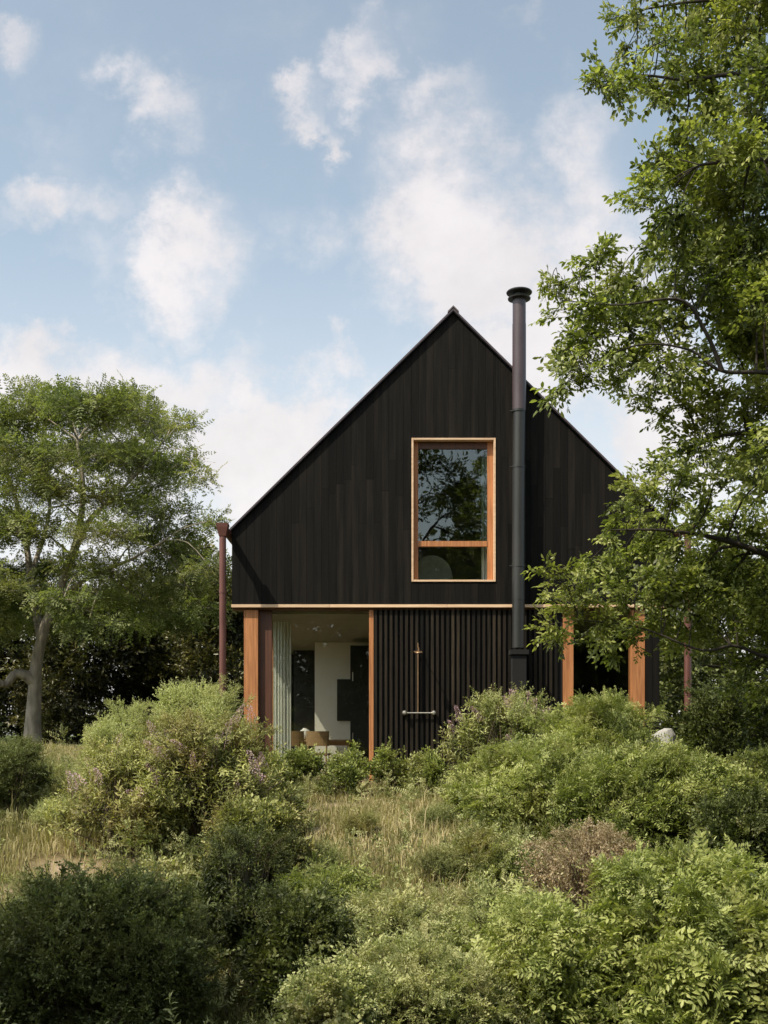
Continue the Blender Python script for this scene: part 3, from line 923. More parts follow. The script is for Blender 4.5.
def build_shower():
    x = fx(418); z0 = fz(713); zt = fz(643); y = -0.02
    s = empty('outdoor_shower', (x, 0.03, z0))
    tag(s, 'slim brass outdoor shower fixed to the black slatted screen', 'shower')
    b = MB(); b.tube([(0, y - .05, 0), (0, y - .05, zt - z0)], [.013, .013], 10)
    b.tube([(0, y - .03, 1.07), (0, 0.0, 1.07)], [.01, .01], 8)
    b.build('riser_pipe', M['brass'], s, smooth=True)
    b = MB(); zc = fz(653) - z0
    b.tube([(0, y - .05, zc + .06), (0, y - .2, zc + .085), (0, y - .40, zc + .06), (0, y - .46, zc)], [.011] * 4, 8)
    b.lathe([(0.02, zc + .0), (0.07, zc - .02), (0.075, zc - .035), (0.02, zc - .036)], (0, y - .46, 0), 20)
    b.build('shower_head', M['brass'], s, smooth=True)
    b = MB(); b.tube([(-.075, y - .05, zc + .02), (.075, y - .05, zc + .02)], [.012, .012], 8); b.build('cross_handle', M['brass'], s, smooth=True)
    b = MB(); b.tube([(fx(405) - x, y - .05, 0), (fx(433) - x, y - .05, 0)], [.014, .014], 10); b.build('mixer_bar', M['steel'], s, smooth=True)
    for px in (404.5, 433.5):
        b = MB(); b.lathe([(0.03, -.03), (0.046, 0.0), (0.046, 0.03), (0.03, 0.075), (0.018, 0.08)], (fx(px) - x, y - .03, 0), 20, axis='y')
        b.build('valve', M['steel'], s, smooth=True)


def build_interior():
    # curtain bunched in the front left corner
    def curtain(name, label, x0, x1, y, z0, z1, folds, amp, leanx=0.0):
        n = folds * 10
        us = np.linspace(0, 1, n); vs = np.linspace(0, 1, 12)
        V = []
        for v in vs:
            for u in us:
                V.append((x0 + (x1 - x0) * u + leanx * (1 - v), y + amp * math.sin(u * folds * 2 * math.pi) * (0.75 + .35 * (1 - v)) + .02 * math.sin(u * 9), z0 + (z1 - z0) * v))
        V = np.array(V); c = V.mean(0) * np.array([1, 1, 0]) + np.array([0, 0, z0])
        i, j = np.meshgrid(np.arange(11), np.arange(n - 1), indexing='ij')
        a = (i * n + j).ravel()
        Fq = np.stack([a, a + 1, a + n + 1, a + n], -1)
        o = tri_mesh(name, V - c, Fq, np.full(len(V), .5), M['curtain'], smooth=True)
        o.location = [float(k) for k in c]
        tag(o, label, 'curtain')
    curtain('curtain', 'pale linen curtain gathered behind the tall ground floor window', -2.15, -1.80, 1.45, 0.02, ZT - .16, 6, 0.05)
    curtain('curtain', 'strip of pale curtain behind the small upper window pane', fx(483.5), fx(489.5), 0.42, ZT + .14, fz(446), 2, 0.03)
    # dining table
    c = P(326, 739, 25.0)
    t = empty('dining_table', (c[0], c[1], 0.0)); tag(t, 'long oak dining table seen through the tall window', 'table')
    b = MB(); b.box(-.62, .62, -.95, .95, .705, .745); b.build('tabletop', M['furn'], t, bevel=.006)
    b = MB(); b.box(-.52, .52, -.80, .80, .62, .703); b.build('apron', M['furn'], t)
    for sx in (-1, 1):
        for sy in (-1, 1):
            b = MB(); b.tube([(sx * .54, sy * .84, .70), (sx * .56, sy * .87, 0.0)], [.036, .024], 10); b.build('leg', M['furn'], t, smooth=True)

    def chair(px, d, rz, label):
        p = P(px, 735, d)
        r = empty('dining_chair', (p[0], p[1], 0.0), rz); tag(r, label, 'chair', 'wooden chairs at the dining table')
        b = MB(); b.prism([(-.22, .43), (.22, .43), (.23, .465), (-.23, .465)], -.22, .22); b.build('seat', M['furn'], r, bevel=.008)
        b = MB()
        n = 11
        pts = [(0.25 * math.sin(a), -.20 + .03 - .12 * math.cos(a) + .06, .80) for a in np.linspace(-1.35, 1.35, n)]
        for i in range(n - 1):
            p0, p1 = pts[i], pts[i + 1]
            v = [(p0[0], p0[1], .62), (p1[0], p1[1], .62), (p1[0], p1[1], .93), (p0[0], p0[1], .93)]
            w = [(q[0] * .93, q[1] + .022, q[2]) for q in v]
            b.add(v + w, [(0, 1, 2, 3), (7, 6, 5, 4), (0, 4, 5, 1), (3, 2, 6, 7), (0, 3, 7, 4), (1, 5, 6, 2)])
        b.build('backrest', M['furn'], r)
        for sx in (-1, 1):
            b = MB(); b.tube([(sx * .18, .18, .44), (sx * .21, .21, 0)], [.02, .014], 8); b.build('leg', M['furn'], r, smooth=True)
            b = MB(); b.tube([(sx * .21, -.16, .93), (sx * .19, -.18, .45), (sx * .21, -.22, 0)], [.014, .02, .014], 8); b.build('leg', M['furn'], r, smooth=True)
        return r
    chair(291, 22.6, 0.25, 'round backed wooden chair beside the gathered linen curtain')
    chair(319, 23.3, -0.15, 'wooden chair at the near end of the dining table')
    # white vase
    b = MB(); b.lathe([(.05, 0), (.10, .04), (.13, .12), (.11, .2), (.05, .24), (.045, .26)], (0, 0, 0), 24)
    o = b.build('vase', M['white'], smooth=True); p = P(305, 735, 24.7); o.location = (p[0], p[1], .746)
    tag(o, 'small round white vase on the dining table', 'vase')
    # black tall cabinet and a wall screen
    p = P(361, 735, 25.6)
    cb = empty('tall_cabinet', (p[0], p[1], 0.0)); tag(cb, 'tall black kitchen cabinet standing right inside the tall window', 'cabinet')
    b = MB(); b.box(-.24, .24, -.3, .6, 0, 2.9); b.build('carcass', M['black_matt'], cb, bevel=.005)
    for z0, z1 in ((.1, 1.5), (1.51, 2.86)):
        b = MB(); b.box(-.235, .235, -.323, -.302, z0, z1); dd = b.build('door', M['black_matt'], cb, bevel=.003)
        b = MB(); b.tube([(-.18, -.35, (z0 + z1) / 2 - .1), (-.18, -.35, (z0 + z1) / 2 + .1)], [.008, .008], 8); b.build('handle', M['steel'], dd, smooth=True)
    p = P(344, 700, 26.4)
    b = MB(); b.box(-.17, .17, -.02, .02, -.5, .5); o = b.build('wall_panel', M['black_matt'], bevel=.004)
    o.location = (p[0], 6.47, p[2]); tag(o, 'black upright panel hanging on the pale back wall indoors', 'wall panel')
    # armchair upstairs
    p = P(428, 582, 21.3)
    a = empty('armchair', (p[0], p[1], ZT + .12), 0.3); tag(a, 'pale rounded armchair behind the low pane of the upper window', 'armchair')
    b = MB()
    prof = []
    for k in range(15):
        ang = math.pi * k / 14
        prof.append((0.42 * math.cos(ang), 0.32 + 0.62 * math.sin(ang) ** 0.7))
    b.prism(prof, -.30, -.12); b.build('backrest', M['fabric'], a, bevel=.03, smooth=True)
    b = MB(); b.box(-.36, .36, -.11, .4, .2, .44); b.build('seat', M['fabric'], a, bevel=.04, smooth=True)
    for s in (-1, 1):
        for yy in (-.2, .3):
            b = MB(); b.tube([(s * .3, yy, .31 if yy < 0 else .2), (s * .32, yy, 0)], [.02, .014], 8); b.build('leg', M['furn'], a, smooth=True)


# ------------------------------------------------------------------ vegetation
def ellipse_pads(n, cx, cy, rx, ry, d0, d1, r0, r1, hole=0.0):
    out = []
    while len(out) < n:
        a = rng.uniform(0, 2 * np.pi); q = math.sqrt(rng.uniform(hole, 1))
        out.append((P(cx + rx * q * math.cos(a), cy + ry * q * math.sin(a), rng.uniform(d0, d1)), rng.uniform(r0, r1)))
    return out


def build_trees():
    global rng
    rng = np.random.default_rng(21)
    # the big tree on the left
    b = P(32, 742, 28.0); b[2] = float(ground(b[0], b[1])) - 0.1
    q = lambda px, py, d=28.0: P(px, py, d)
    limbs = [([b, q(33, 705), q(36, 665), q(47, 628), q(62, 590), q(76, 540), q(82, 490), q(78, 440)], 0.20, 0.05),
             ([q(34, 682), q(18, 672, 27.8), q(0, 684, 27.4), q(-40, 650, 27)], 0.17, 0.05),
             ([q(42, 642), q(34, 600, 28.5), q(25, 540, 29), q(5, 470, 29.5), q(-20, 420, 30)], 0.14, 0.03),
             ([q(72, 556), q(90, 520, 27.6), q(110, 500, 27.3), q(140, 470, 27), q(165, 440, 27)], 0.09, 0.02),
             ([q(60, 596), q(95, 575, 27.5), q(130, 560, 27), q(165, 540, 27)], 0.07, 0.02),
             ([q(30, 580, 28.6), q(50, 500, 30), q(40, 430, 31)], 0.08, 0.02)]
    pads = []
    for (px, py, r) in [(15, 405, 1.3), (48, 388, .9), (80, 396, 1.2), (112, 388, 1.1), (140, 398, 1.0), (163, 412, .9), (182, 408, .4), (188, 448, .5), (199, 444, .3), (174, 470, .8), (150, 445, 1.0),
                        (120, 440, 1.2), (85, 440, 1.3), (50, 440, 1.3), (15, 455, 1.4), (-20, 430, 1.4), (60, 478, 1.0), (105, 482, .9), (140, 488, .9), (172, 505, .8), (190, 522, .6), (188, 545, .6),
                        (150, 530, .8), (115, 522, .7), (40, 520, 1.0), (5, 515, 1.2), (-25, 520, 1.3), (165, 562, .7), (192, 580, .7), (125, 565, .6), (25, 565, .8), (0, 580, 1.0), (10, 610, .9), (30, 600, .6),
                        (160, 600, .6), (-20, 620, 1.1), (78, 378, .5), (130, 380, .5), (48, 374, .35), (-60, 470, 1.6), (-70, 560, 1.5), (-100, 520, 1.5), (-60, 400, 1.4), (-110, 440, 1.4), (-20, 388, 1.1), (-130, 590, 1.4), (60, 562, .7), (95, 560, .7), (40, 596, .7), (75, 596, .6), (115, 595, .7), (140, 622, .6), (185, 618, .6), (100, 622, .6), (60, 625, .5), (-5, 640, .8), (206, 402, .25), (214, 462, .3), (220, 510, .4), (222, 560, .5), (216, 605, .5), (30, 366, .3), (150, 376, .4)]:
        pads.append((P(px - 12, py + 24 * max(0, 1 - (py - 376) / 260), rng.uniform(26.0, 30.5)), r * 1.08))
    tree('locust_tree', 'tall feathery green tree with pale forked trunk left of the house', 'tree', limbs, pads, T_LOCUST, M['L_locust'], M['bark_grey'], per_pad=56, sc_rng=(0.7, 1.15), flat=0.30, tone0=.52, ref_r=1.0)

    # dark evergreen trees behind, on the left
    spots = [(-60, 560, 37, 110), (18, 585, 39, 90), (78, 590, 36, 95), (140, 580, 38, 90), (196, 545, 40, 90), (240, 585, 42, 70), (-140, 570, 40, 110), (214, 575, 36.5, 75)]
    labs = ['dark evergreen tree behind the pale forked trunk at the far left', 'dark leathery tree just right of the pale forked trunk', 'dark evergreen tree between pale trunk and sky gap', 'loose dark tree with sky showing through its middle',
            'dark glossy tree directly left of the brown downpipe', 'dark tree half hidden behind the left corner of the house', 'dark evergreen tree at the left end of the dark row', 'lower dark tree right behind the brown downpipe']
    order = [0, 1, 2, 3, 4, 5, 6, 7]
    for i in order:
        px, top, d, w = spots[i]
        x = (px - 384) * d / F; y = CAMY + d; gz = float(ground(x, y)) - .1
        bb = np.array([x, y, gz]); H = P(px, top, d)[2] - gz
        limbs = [([bb, bb + [0.1, 0, H * .3], bb + [-.1, .1, H * .6], bb + [0.1, 0, H * .95]], .15, .03)]
        for k in range(5):
            a = rng.uniform(0, 6.28); f = rng.uniform(.12, .5)
            limbs.append(([bb + [0, 0, H * f], bb + [math.cos(a) * .6, math.sin(a) * .5, H * (f + .15)], bb + [math.cos(a) * 1.4, math.sin(a) * 1.2, H * (f + .3)]], .06, .02))
        W = w * d / F / 2
        pads = []
        for k in range(38):
            f = rng.uniform(0.03, 1) ** 0.8
            rr = W * (1.15 - 0.55 * f ** 2) * math.sqrt(rng.random()); a = rng.uniform(0, 6.28)
            pads.append((bb + np.array([math.cos(a) * rr, math.sin(a) * rr * .8, H * (0.03 + .92 * f)]), rng.uniform(.45, .85)))
        tree('evergreen_tree', labs[i], 'tree', limbs, pads, T_LEATHER, M['L_dark'], M['bark_dark'], per_pad=30, sc_rng=(0.7, 1.15), flat=0.7, group='dark trees behind the left meadow', tone0=0.45)

    # right-hand tree, upper boughs
    rng = np.random.default_rng(5)
    D = 11.0
    b = P(905, 900, D); b[2] = float(ground(b[0], b[1])) - .1
    q = lambda px, py, d=D: P(px, py, d)
    limbs = [([b, q(900, 700), q(890, 500), q(870, 300), q(850, 100), q(840, -80)], 0.22, 0.07),
             ([q(880, 400), q(820, 385, 10.8), q(768, 372, 10.7), q(722, 370, 10.6), q(690, 350, 10.6), q(640, 345, 10.6), q(585, 365, 10.7)], 0.035, 0.004),
             ([q(722, 371, 10.6), q(705, 330, 10.5), q(680, 300, 10.4), q(620, 305, 10.4), q(560, 300, 10.5)], 0.025, 0.004),
             ([q(860, 200), q(800, 165, 10.8), q(750, 160, 10.6), q(700, 165, 10.4)], 0.07, 0.012),
             ([q(850, 110), q(790, 90, 11), q(740, 75, 11), q(690, 80, 11), q(640, 75, 11), q(590, 85, 11)], 0.04, 0.005),
             ([q(845, 40), q(780, 10, 11.3), q(720, 0, 11.3), q(640, 10, 11.3)], 0.06, 0.008),
             ([q(870, 300), q(800, 250, 11.5), q(740, 240, 11.6), q(680, 225, 11.6)], 0.06, 0.01),
             ([q(885, 450), q(820, 430, 11.4), q(760, 430, 11.4), q(700, 440, 11.4)], 0.06, 0.01)]
    pads = []
    for (px, py, r) in [(612, 18, .17), (622, 48, .10), (640, 28, .20), (632, 8, .16), (660, 40, .28), (585, 80, .08), (596, 88, .13), (612, 92, .15), (628, 80, .14), (643, 84, .14), (655, 92, .14), (660, 102, .10), (598, 72, .08), (672, 70, .22),
                        (690, 20, .34), (720, 30, .38), (755, 20, .40), (690, 60, .3), (730, 75, .38), (765, 70, .4), (705, 105, .3), (745, 115, .4), (690, 135, .22), (720, 150, .36), (765, 150, .42),
                        (640, 178, .16), (655, 160, .2), (668, 150, .18), (632, 205, .13), (650, 190, .22), (675, 185, .28), (670, 215, .26), (700, 190, .36), (735, 195, .38), (768, 205, .4), (665, 228, .15),
                        (700, 235, .36), (740, 245, .40), (675, 255, .28), (770, 260, .42), (640, 248, .10), (652, 258, .16), (710, 280, .36), (750, 300, .4),
                        (545, 285, .08), (560, 287, .14), (575, 278, .14), (592, 258, .10), (598, 248, .07), (605, 285, .2), (585, 300, .2), (612, 275, .14), (630, 290, .26), (560, 310, .16), (590, 325, .24), (565, 340, .16), (556, 352, .11), (620, 320, .28), (655, 295, .3), (650, 335, .3), (680, 310, .34),
                        (565, 372, .13), (556, 390, .08), (580, 360, .2), (600, 355, .24), (575, 385, .1), (630, 365, .24), (615, 385, .16), (645, 390, .18), (662, 375, .24), (690, 360, .3), (655, 415, .12), (640, 405, .1), (680, 400, .22), (710, 400, .28), (720, 340, .36),
                        (755, 350, .4), (740, 400, .36), (770, 410, .4), (765, 310, .4), (700, 430, .26), (735, 440, .34), (770, 455, .4), (690, 450, .2),
                        (800, 50, .5), (800, 150, .5), (810, 250, .5), (810, 350, .5), (800, 430, .5), (840, 100, .6), (850, 220, .6), (850, 330, .6), (720, -30, .5), (780, -40, .6), (840, -60, .6), (660, -20, .3)]:
        pads.append((P(px + 5, py, rng.uniform(10.3, 11.9)), r * 0.95))
    for k in range(34):
        py = rng.uniform(-60, 400); pads.append((P(rng.uniform(700 + 20 * math.sin(py / 50), 860), py, rng.uniform(11.2, 13.2)), rng.uniform(.28, .45)))
    tree('oak_tree', 'tall leafy tree whose boughs hang down the right side above the flue', 'tree', limbs, pads, T_OAK, M['L_oak'], M['bark_dark'], per_pad=19, sc_rng=(0.45, 0.8), flat=0.8, droop=0.35, tone0=0.62, up_bias=0.8, twig_r=0.005, ref_r=0.3)
    # second, lower tree in front of the right corner
    D = 13.5
    b = P(860, 880, D); b[2] = float(ground(b[0], b[1])) - .1
    limbs = [([b, q(855, 760, D), q(845, 640, D), q(830, 540, D), q(800, 440, D)], 0.16, 0.05),
             ([q(848, 665, D), q(800, 650, 13.3), q(768, 656, 13.2), q(735, 645, 13.1), q(700, 650, 13.0), q(640, 628, 13.0), q(580, 620, 13.0)], 0.035, 0.006),
             ([q(838, 590, D), q(780, 560, 13.4), q(720, 540, 13.3), q(660, 530, 13.2), q(610, 530, 13.2)], 0.06, 0.006),
             ([q(830, 540, D), q(770, 490, 13.6), q(720, 475, 13.7), q(670, 480, 13.7)], 0.06, 0.008)]
    pads = []
    for (px, py, r) in [(545, 575, .14), (540, 600, .16), (538, 630, .16), (550, 645, .14), (560, 590, .26), (575, 570, .2), (600, 575, .28), (575, 610, .3), (595, 630, .3), (570, 645, .2), (615, 605, .32), (630, 585, .3), (625, 640, .26), (645, 620, .32), (660, 595, .32), (600, 655, .16), (612, 508, .12), (622, 515, .2), (608, 527, .12), (640, 500, .26), (630, 530, .26), (650, 545, .34), (600, 548, .14),
                        (620, 560, .22), (670, 560, .36), (660, 510, .32), (690, 520, .36), (650, 475, .22), (640, 488, .16), (675, 480, .24), (705, 490, .3), (700, 560, .36), (690, 600, .38), (675, 635, .3), (700, 635, .34), (665, 660, .2), (690, 665, .26), (655, 645, .22),
                        (725, 530, .4), (740, 500, .36), (760, 540, .42), (730, 580, .4), (765, 590, .4), (725, 625, .38), (760, 635, .38), (720, 660, .3), (750, 670, .32), (735, 690, .28), (770, 700, .36), (715, 685, .2), (760, 480, .4), (730, 465, .26), (695, 465, .2),
                        (800, 520, .55), (810, 600, .55), (800, 680, .5), (830, 460, .55), (840, 560, .6), (645, 682, .14), (672, 690, .14), (626, 498, .24), (640, 552, .3), (664, 588, .32), (668, 622, .3), (610, 588, .26), (655, 470, .22)]:
        if py > 640 and 640 < px < 730: continue
        pads.append((P(px + 8, py - 4, rng.uniform(12.6, 14.4)), r * 0.92))
    for k in range(26):
        py = rng.uniform(530, 640); pads.append((P(rng.uniform(690 + 15 * math.sin(py / 40), 850), py, rng.uniform(13.0, 15.2)), rng.uniform(.3, .5)))
    tree('oak_tree', 'low spreading leafy tree covering the lower right corner of the house', 'tree', limbs, pads, T_OAK, M['L_oak'], M['bark_dark'], per_pad=13, sc_rng=(0.5, 0.85), flat=0.75, droop=0.3, tone0=0.64, up_bias=0.8, twig_r=0.006, ref_r=0.3)

    # trees beyond the house on the right
    rng = np.random.default_rng(77)
    for i, (px, top, d, w, lab) in enumerate([(735, 560, 30, 120, 'shady green tree beyond the lawn at the right edge'), (690, 600, 36, 90, 'far tree seen between right corner of house and lawn'), (800, 540, 33, 140, 'broad tree beyond the lawn past the right edge')]):
        x = (px - 384) * d / F; y = CAMY + d; gz = float(ground(x, y)) - .1
        bb = np.array([x, y, gz]); H = P(px, top, d)[2] - gz; W = w * d / F / 2
        limbs = [([bb, bb + [0.1, 0, H * .3], bb + [-.1, .1, H * .6], bb + [0.1, 0, H * .95]], .15, .03)]
        pads = []
        for k in range(34):
            f = rng.uniform(0.05, 1); rr = W * (1.1 - .5 * f ** 2) * math.sqrt(rng.random()); a = rng.uniform(0, 6.28)
            pads.append((bb + np.array([math.cos(a) * rr, math.sin(a) * rr, H * (.05 + .9 * f)]), rng.uniform(.5, .9)))
        tree('lawn_tree', lab, 'tree', limbs, pads, T_OAK_BIG, M['L_deep'], M['bark_dark'], per_pad=18, sc_rng=(0.7, 1.1), flat=0.65, group='trees beyond the lawn')

    # trees behind the viewer: they show in the upper window and shade the near shrubs
    rng = np.random.default_rng(31)
    for i, (x, y, H, W, zc, npad, lab) in enumerate([(1.2, -27.0, 13.0, 4.2, 9.0, 46, 'tall branching tree reflected in the upper window'), (6.5, -30.0, 11.0, 3.6, 7.0, 30, 'second tree behind the viewer reflected in upper window glass'), (-6.3, -17.2, 7.6, 1.9, 5.2, 30, 'tree just outside the left edge shading the dark foreground shrub')]):
        gz = float(ground(x, y)) - .1
        bb = np.array([x, y, gz])
        limbs = [([bb, bb + [.15, 0, H * .25], bb + [-.2, .1, H * .5], bb + [.2, -.1, H * .95]], .26, .04)]
        for k in range(7):
            a = k * 0.9 + rng.uniform(0, .5); f = .3 + .08 * k
            limbs.append(([bb + [0, 0, H * f], bb + [math.cos(a) * W * .4, math.sin(a) * W * .4, H * (f + .12)], bb + [math.cos(a) * W * .85, math.sin(a) * W * .85, H * (f + .22)]], .09, .02))
        pads = []
        while len(pads) < npad:
            v = rand_dir(1)[0] * rng.uniform(.35, 1) ** .5
            pads.append((bb + np.array([v[0] * W, v[1] * W, zc - gz + v[2] * (H - zc) * .95]), rng.uniform(.5, 1.0) * (W / 4 if W > 3 else .75)))
        tree('shade_tree', lab, 'tree', limbs, pads, T_OAK_BIG, M['L_deep'], M['bark_dark'], per_pad=20, sc_rng=(0.6, 1.0), flat=0.6)


def build_far_wood():
    global rng
    rng = np.random.default_rng(90)
    n = 2600
    ang = rng.uniform(-0.9, 0.9, n); dist = rng.uniform(120, 170, n)
    x = np.sin(ang) * dist; y = CAMY + np.cos(ang) * dist
    h = 3.0 + 1.6 * np.sin(ang * 23) + 1.0 * np.sin(ang * 61 + 1)
    z = ground(x, y) + rng.random(n) * np.maximum(h, 1.2)
    V, Fc, T = inst(T_OAK_BIG, np.stack([x, y, z], -1), rand_dir(n) + np.array([0, 0, .4]), rand_dir(n) * .5 + np.array([0, -.4, .8]), rng.uniform(3.0, 4.5, n), rng.uniform(.2, .7, n))
    o = tri_mesh('far_woods', V, Fc, T, M['L_deep'])
    n = 9500
    x2 = rng.uniform(-60, 60, n); y2 = -47 + rng.uniform(-5, 3, n)
    h2 = 12.8 + 1.8 * np.sin(x2 * .4) + 1.2 * np.sin(x2 * 1.1 + 1)
    z2 = ground(x2, y2) + rng.random(n) * h2
    V, Fc, T = inst(T_OAK_BIG, np.stack([x2, y2, z2], -1), rand_dir(n) + np.array([0, 0, .4]), rand_dir(n) * .5 + np.array([0, .4, .8]), rng.uniform(1.8, 2.8, n), rng.uniform(.2, .7, n))
    o2 = tri_mesh('woods', V, Fc, T, M['L_deep'])
    tag(o2, 'dark woodland edge mirrored in the house windows', 'woodland', kind='stuff')
    tag(o, 'distant low woodland along the horizon beyond the meadow', 'woodland', kind='stuff')


def build_bushes():
    B = bush
    # left: grey-green mound, buddleia, dark one at the edge
    B('feathery_shrub', 'pale grey green rounded shrub just left of the cedar corner post', 200, 690, 16.2, 120, 1.9, T_FINER, M['L_grey'], n=1500, lobes=22, sc_rng=(.7, 1.1), tone0=.62, seed=1, wands=14, lobe_r=(.2, .36), shell=.75)
    B('feathery_shrub', 'pale grey green low shrub left of the rounded one by the corner post', 132, 712, 15.4, 125, 1.8, T_FINER, M['L_grey'], n=1300, lobes=20, sc_rng=(.7, 1.1), tone0=.55, seed=2, wands=14, lobe_r=(.2, .36), shell=.75)
    B('butterfly_bush', 'large leafy bush dotted with mauve flower spikes on the left slope', 205, 726, 13.2, 185, 1.9, T_LANCE, M['L_budd'], n=1300, lobes=24, sc_rng=(.5, .85), flowers=30, tone0=.46, seed=3, wands=40, shoots=.14)
    B('butterfly_bush', 'loose mauve flowering bush at the left below the pale shrubs', 120, 752, 12.8, 130, 1.4, T_LANCE, M['L_budd'], n=620, lobes=16, sc_rng=(.5, .8), flowers=18, tone0=.6, seed=4, wands=34, shoots=.2)
    B('fine_bush', 'dark mossy green bush at the left edge under the pale trunk', 12, 746, 14.5, 95, 1.6, T_FINER, M['L_deep'], n=900, lobes=12, sc_rng=(.8, 1.2), tone0=.85, seed=5, wands=10)
    B('fine_bush', 'big dark fine leaved bush filling the bottom left corner', 92, 884, 7.6, 240, 1.6, T_FINER[:3] + T_SMALL, M['L_deep'], n=4200, lobes=34, sc_rng=(.32, .6), tone0=.66, seed=6, wands=12, sink=.1, lobe_r=(.2, .44), shell=.7, shoots=.12)
    B('leafy_shrub', 'dark upright shrub right of the big dark corner bush', 245, 838, 8.6, 105, 1.1, T_LANCE, M['L_deep'], n=900, lobes=16, sc_rng=(.35, .62), tone0=.40, seed=7, wands=26, up=.9, shoots=.2)
    B('leafy_shrub', 'shaded small leaved shrub below the mauve bush', 300, 905, 7.8, 100, .9, T_SMALL, M['L_deep'], n=560, lobes=14, sc_rng=(.55, .9), tone0=.36, seed=8, wands=14)
    B('leafy_shrub', 'dark dense shrub behind the upright dark shrub', 258, 815, 10.8, 95, 1.2, T_SMALL, M['L_budd'], n=620, lobes=15, sc_rng=(.7, 1.1), tone0=.36, seed=9, wands=26, shoots=.2)
    # middle front
    B('soft_shrub', 'soft light green shrub in the middle of the foreground', 395, 908, 8.0, 185, 1.3, T_FINE + T_SMALL[:4] + T_SUMAC[:2], M['L_soft'], n=1600, lobes=24, sc_rng=(.35, .68), tone0=.55, seed=10, wands=20, shoots=.2)
    B('soft_shrub', 'leafy sapling shrub standing just right of the shaded shrubs', 330, 884, 8.6, 80, .9, T_SUMAC + T_SMALL[:3], M['L_sumac'], n=520, lobes=12, sc_rng=(.55, .95), tone0=.5, seed=11, wands=22, up=.9, shoots=.25)
    B('soft_shrub', 'grey tinted fine leaved shrub at the bottom centre right', 500, 896, 8.1, 165, 1.3, T_FINE[:4] + T_SMALL[:2] + T_LANCE[:2], M['L_soft'], n=1500, lobes=24, sc_rng=(.35, .68), tone0=.55, seed=12, wands=22, shoots=.2)
    B('leafy_shrub', 'pale green broad leaved shrub at the bottom edge left of centre', 325, 985, 6.4, 100, .8, T_ROUND, M['L_soft'], n=380, lobes=12, sc_rng=(.5, .85), tone0=.6, seed=13, wands=16, shoots=.25)
    B('soft_shrub', 'olive shrub at the bottom edge in the centre', 415, 955, 6.9, 240, 1.1, T_FINE[:4] + T_SMALL + T_SUMAC[:3], M['L_soft'], n=1400, lobes=24, sc_rng=(.3, .58), tone0=.56, seed=14, wands=40, shoots=.25)
    B('leafy_shrub', 'yellow green small shrub at the bottom between centre and compound leaved shrub', 535, 925, 7.2, 110, 1.0, T_SMALL + T_BIGPIN[:2], M['L_sumac'], n=520, lobes=14, sc_rng=(.5, .85), tone0=.66, seed=15, wands=22, shoots=.25)
    # right
    B('butterfly_bush', 'mauve flowering bush against the slatted screen beside the flue base', 505, 704, 17.0, 135, 1.6, T_LANCE, M['L_soft'], n=620, lobes=15, sc_rng=(.6, 1.0), flowers=26, tone0=.5, seed=16, wands=34, up=.8, shoots=.3)
    B('compound_leaf_shrub', 'bright leafy shrub in front of the cedar posts at the right', 598, 712, 15.4, 140, 1.8, T_SUMAC, M['L_sumac'], n=760, lobes=18, sc_rng=(.7, 1.1), tone0=.6, seed=17, wands=34, shoots=.25)
    B('compound_leaf_shrub', 'wide green thicket on the slope right of the dry grass', 534, 752, 13.8, 165, 2.0, T_SUMAC + T_SMALL[:4], M['L_sumac'], n=1100, lobes=22, sc_rng=(.6, 1.0), tone0=.55, seed=18, wands=44, shoots=.25)
    B('compound_leaf_shrub', 'tall green thicket right of the wide one below the cedar posts', 648, 764, 12.6, 200, 1.8, T_SMALL + T_SUMAC, M['L_sumac'], n=1200, lobes=24, sc_rng=(.7, 1.1), tone0=.5, seed=19, wands=46, shoots=.22)
    B('leafy_shrub', 'dark round shrub beside the lawn at the right edge', 716, 697, 16.5, 62, 1.2, T_SMALL, M['L_deep'], n=420, lobes=13, sc_rng=(.9, 1.4), tone0=.45, seed=20, wands=10)
    B('leafy_shrub', 'sunlit yellow green shrub at the right edge below the lawn', 752, 765, 13.0, 75, 1.0, T_SMALL, M['L_sumac'], n=380, lobes=11, sc_rng=(.75, 1.15), tone0=.68, seed=21, wands=16, shoots=.25)
    B('leafy_shrub', 'deep shaded shrub at the right edge above the compound leaved shrub', 745, 812, 11.0, 110, 1.3, T_SMALL, M['L_deep'], n=520, lobes=14, sc_rng=(.75, 1.15), tone0=.35, seed=22, wands=16)
    B('compound_leaf_shrub', 'large compound leaved shrub filling the bottom right corner', 690, 876, 7.2, 225, 1.5, T_BIGPIN, M['L_sumac'], n=820, lobes=24, sc_rng=(.45, .8), tone0=.58, seed=23, wands=30, shoots=.22)
    B('withered_shrub', 'withered brown twiggy shrub between the green thickets', 588, 838, 9.6, 130, .9, T_SMALL[:4] + T_FINE[:2], M['L_dry'], n=420, lobes=18, sc_rng=(.35, .6), tone0=.55, seed=24, wands=46, stemm=M['dry'], stems=70, shoots=.4)
    # along the house and on the dry slope
    for i, (px, top, d, w, lab) in enumerate([(300, 752, 18.4, 50, 'low green plant under the gathered curtain'), (345, 755, 18.2, 55, 'low green plant under the dark indoor cabinet'), (392, 747, 18.5, 42, 'leafy plant in front of the left end of the slats'),
                                              (428, 758, 18.1, 40, 'leafy plant below the shower valves'), (268, 758, 17.6, 45, 'low plant between pale shrub and curtain')]):
        B('low_plant', lab, px, top, d, w, .7, T_SMALL, M['L_sumac'], n=150, lobes=9, sc_rng=(.7, 1.1), tone0=.6, seed=30 + i, up=.9, stems=10, cat='plant', group='low plants along the house wall')
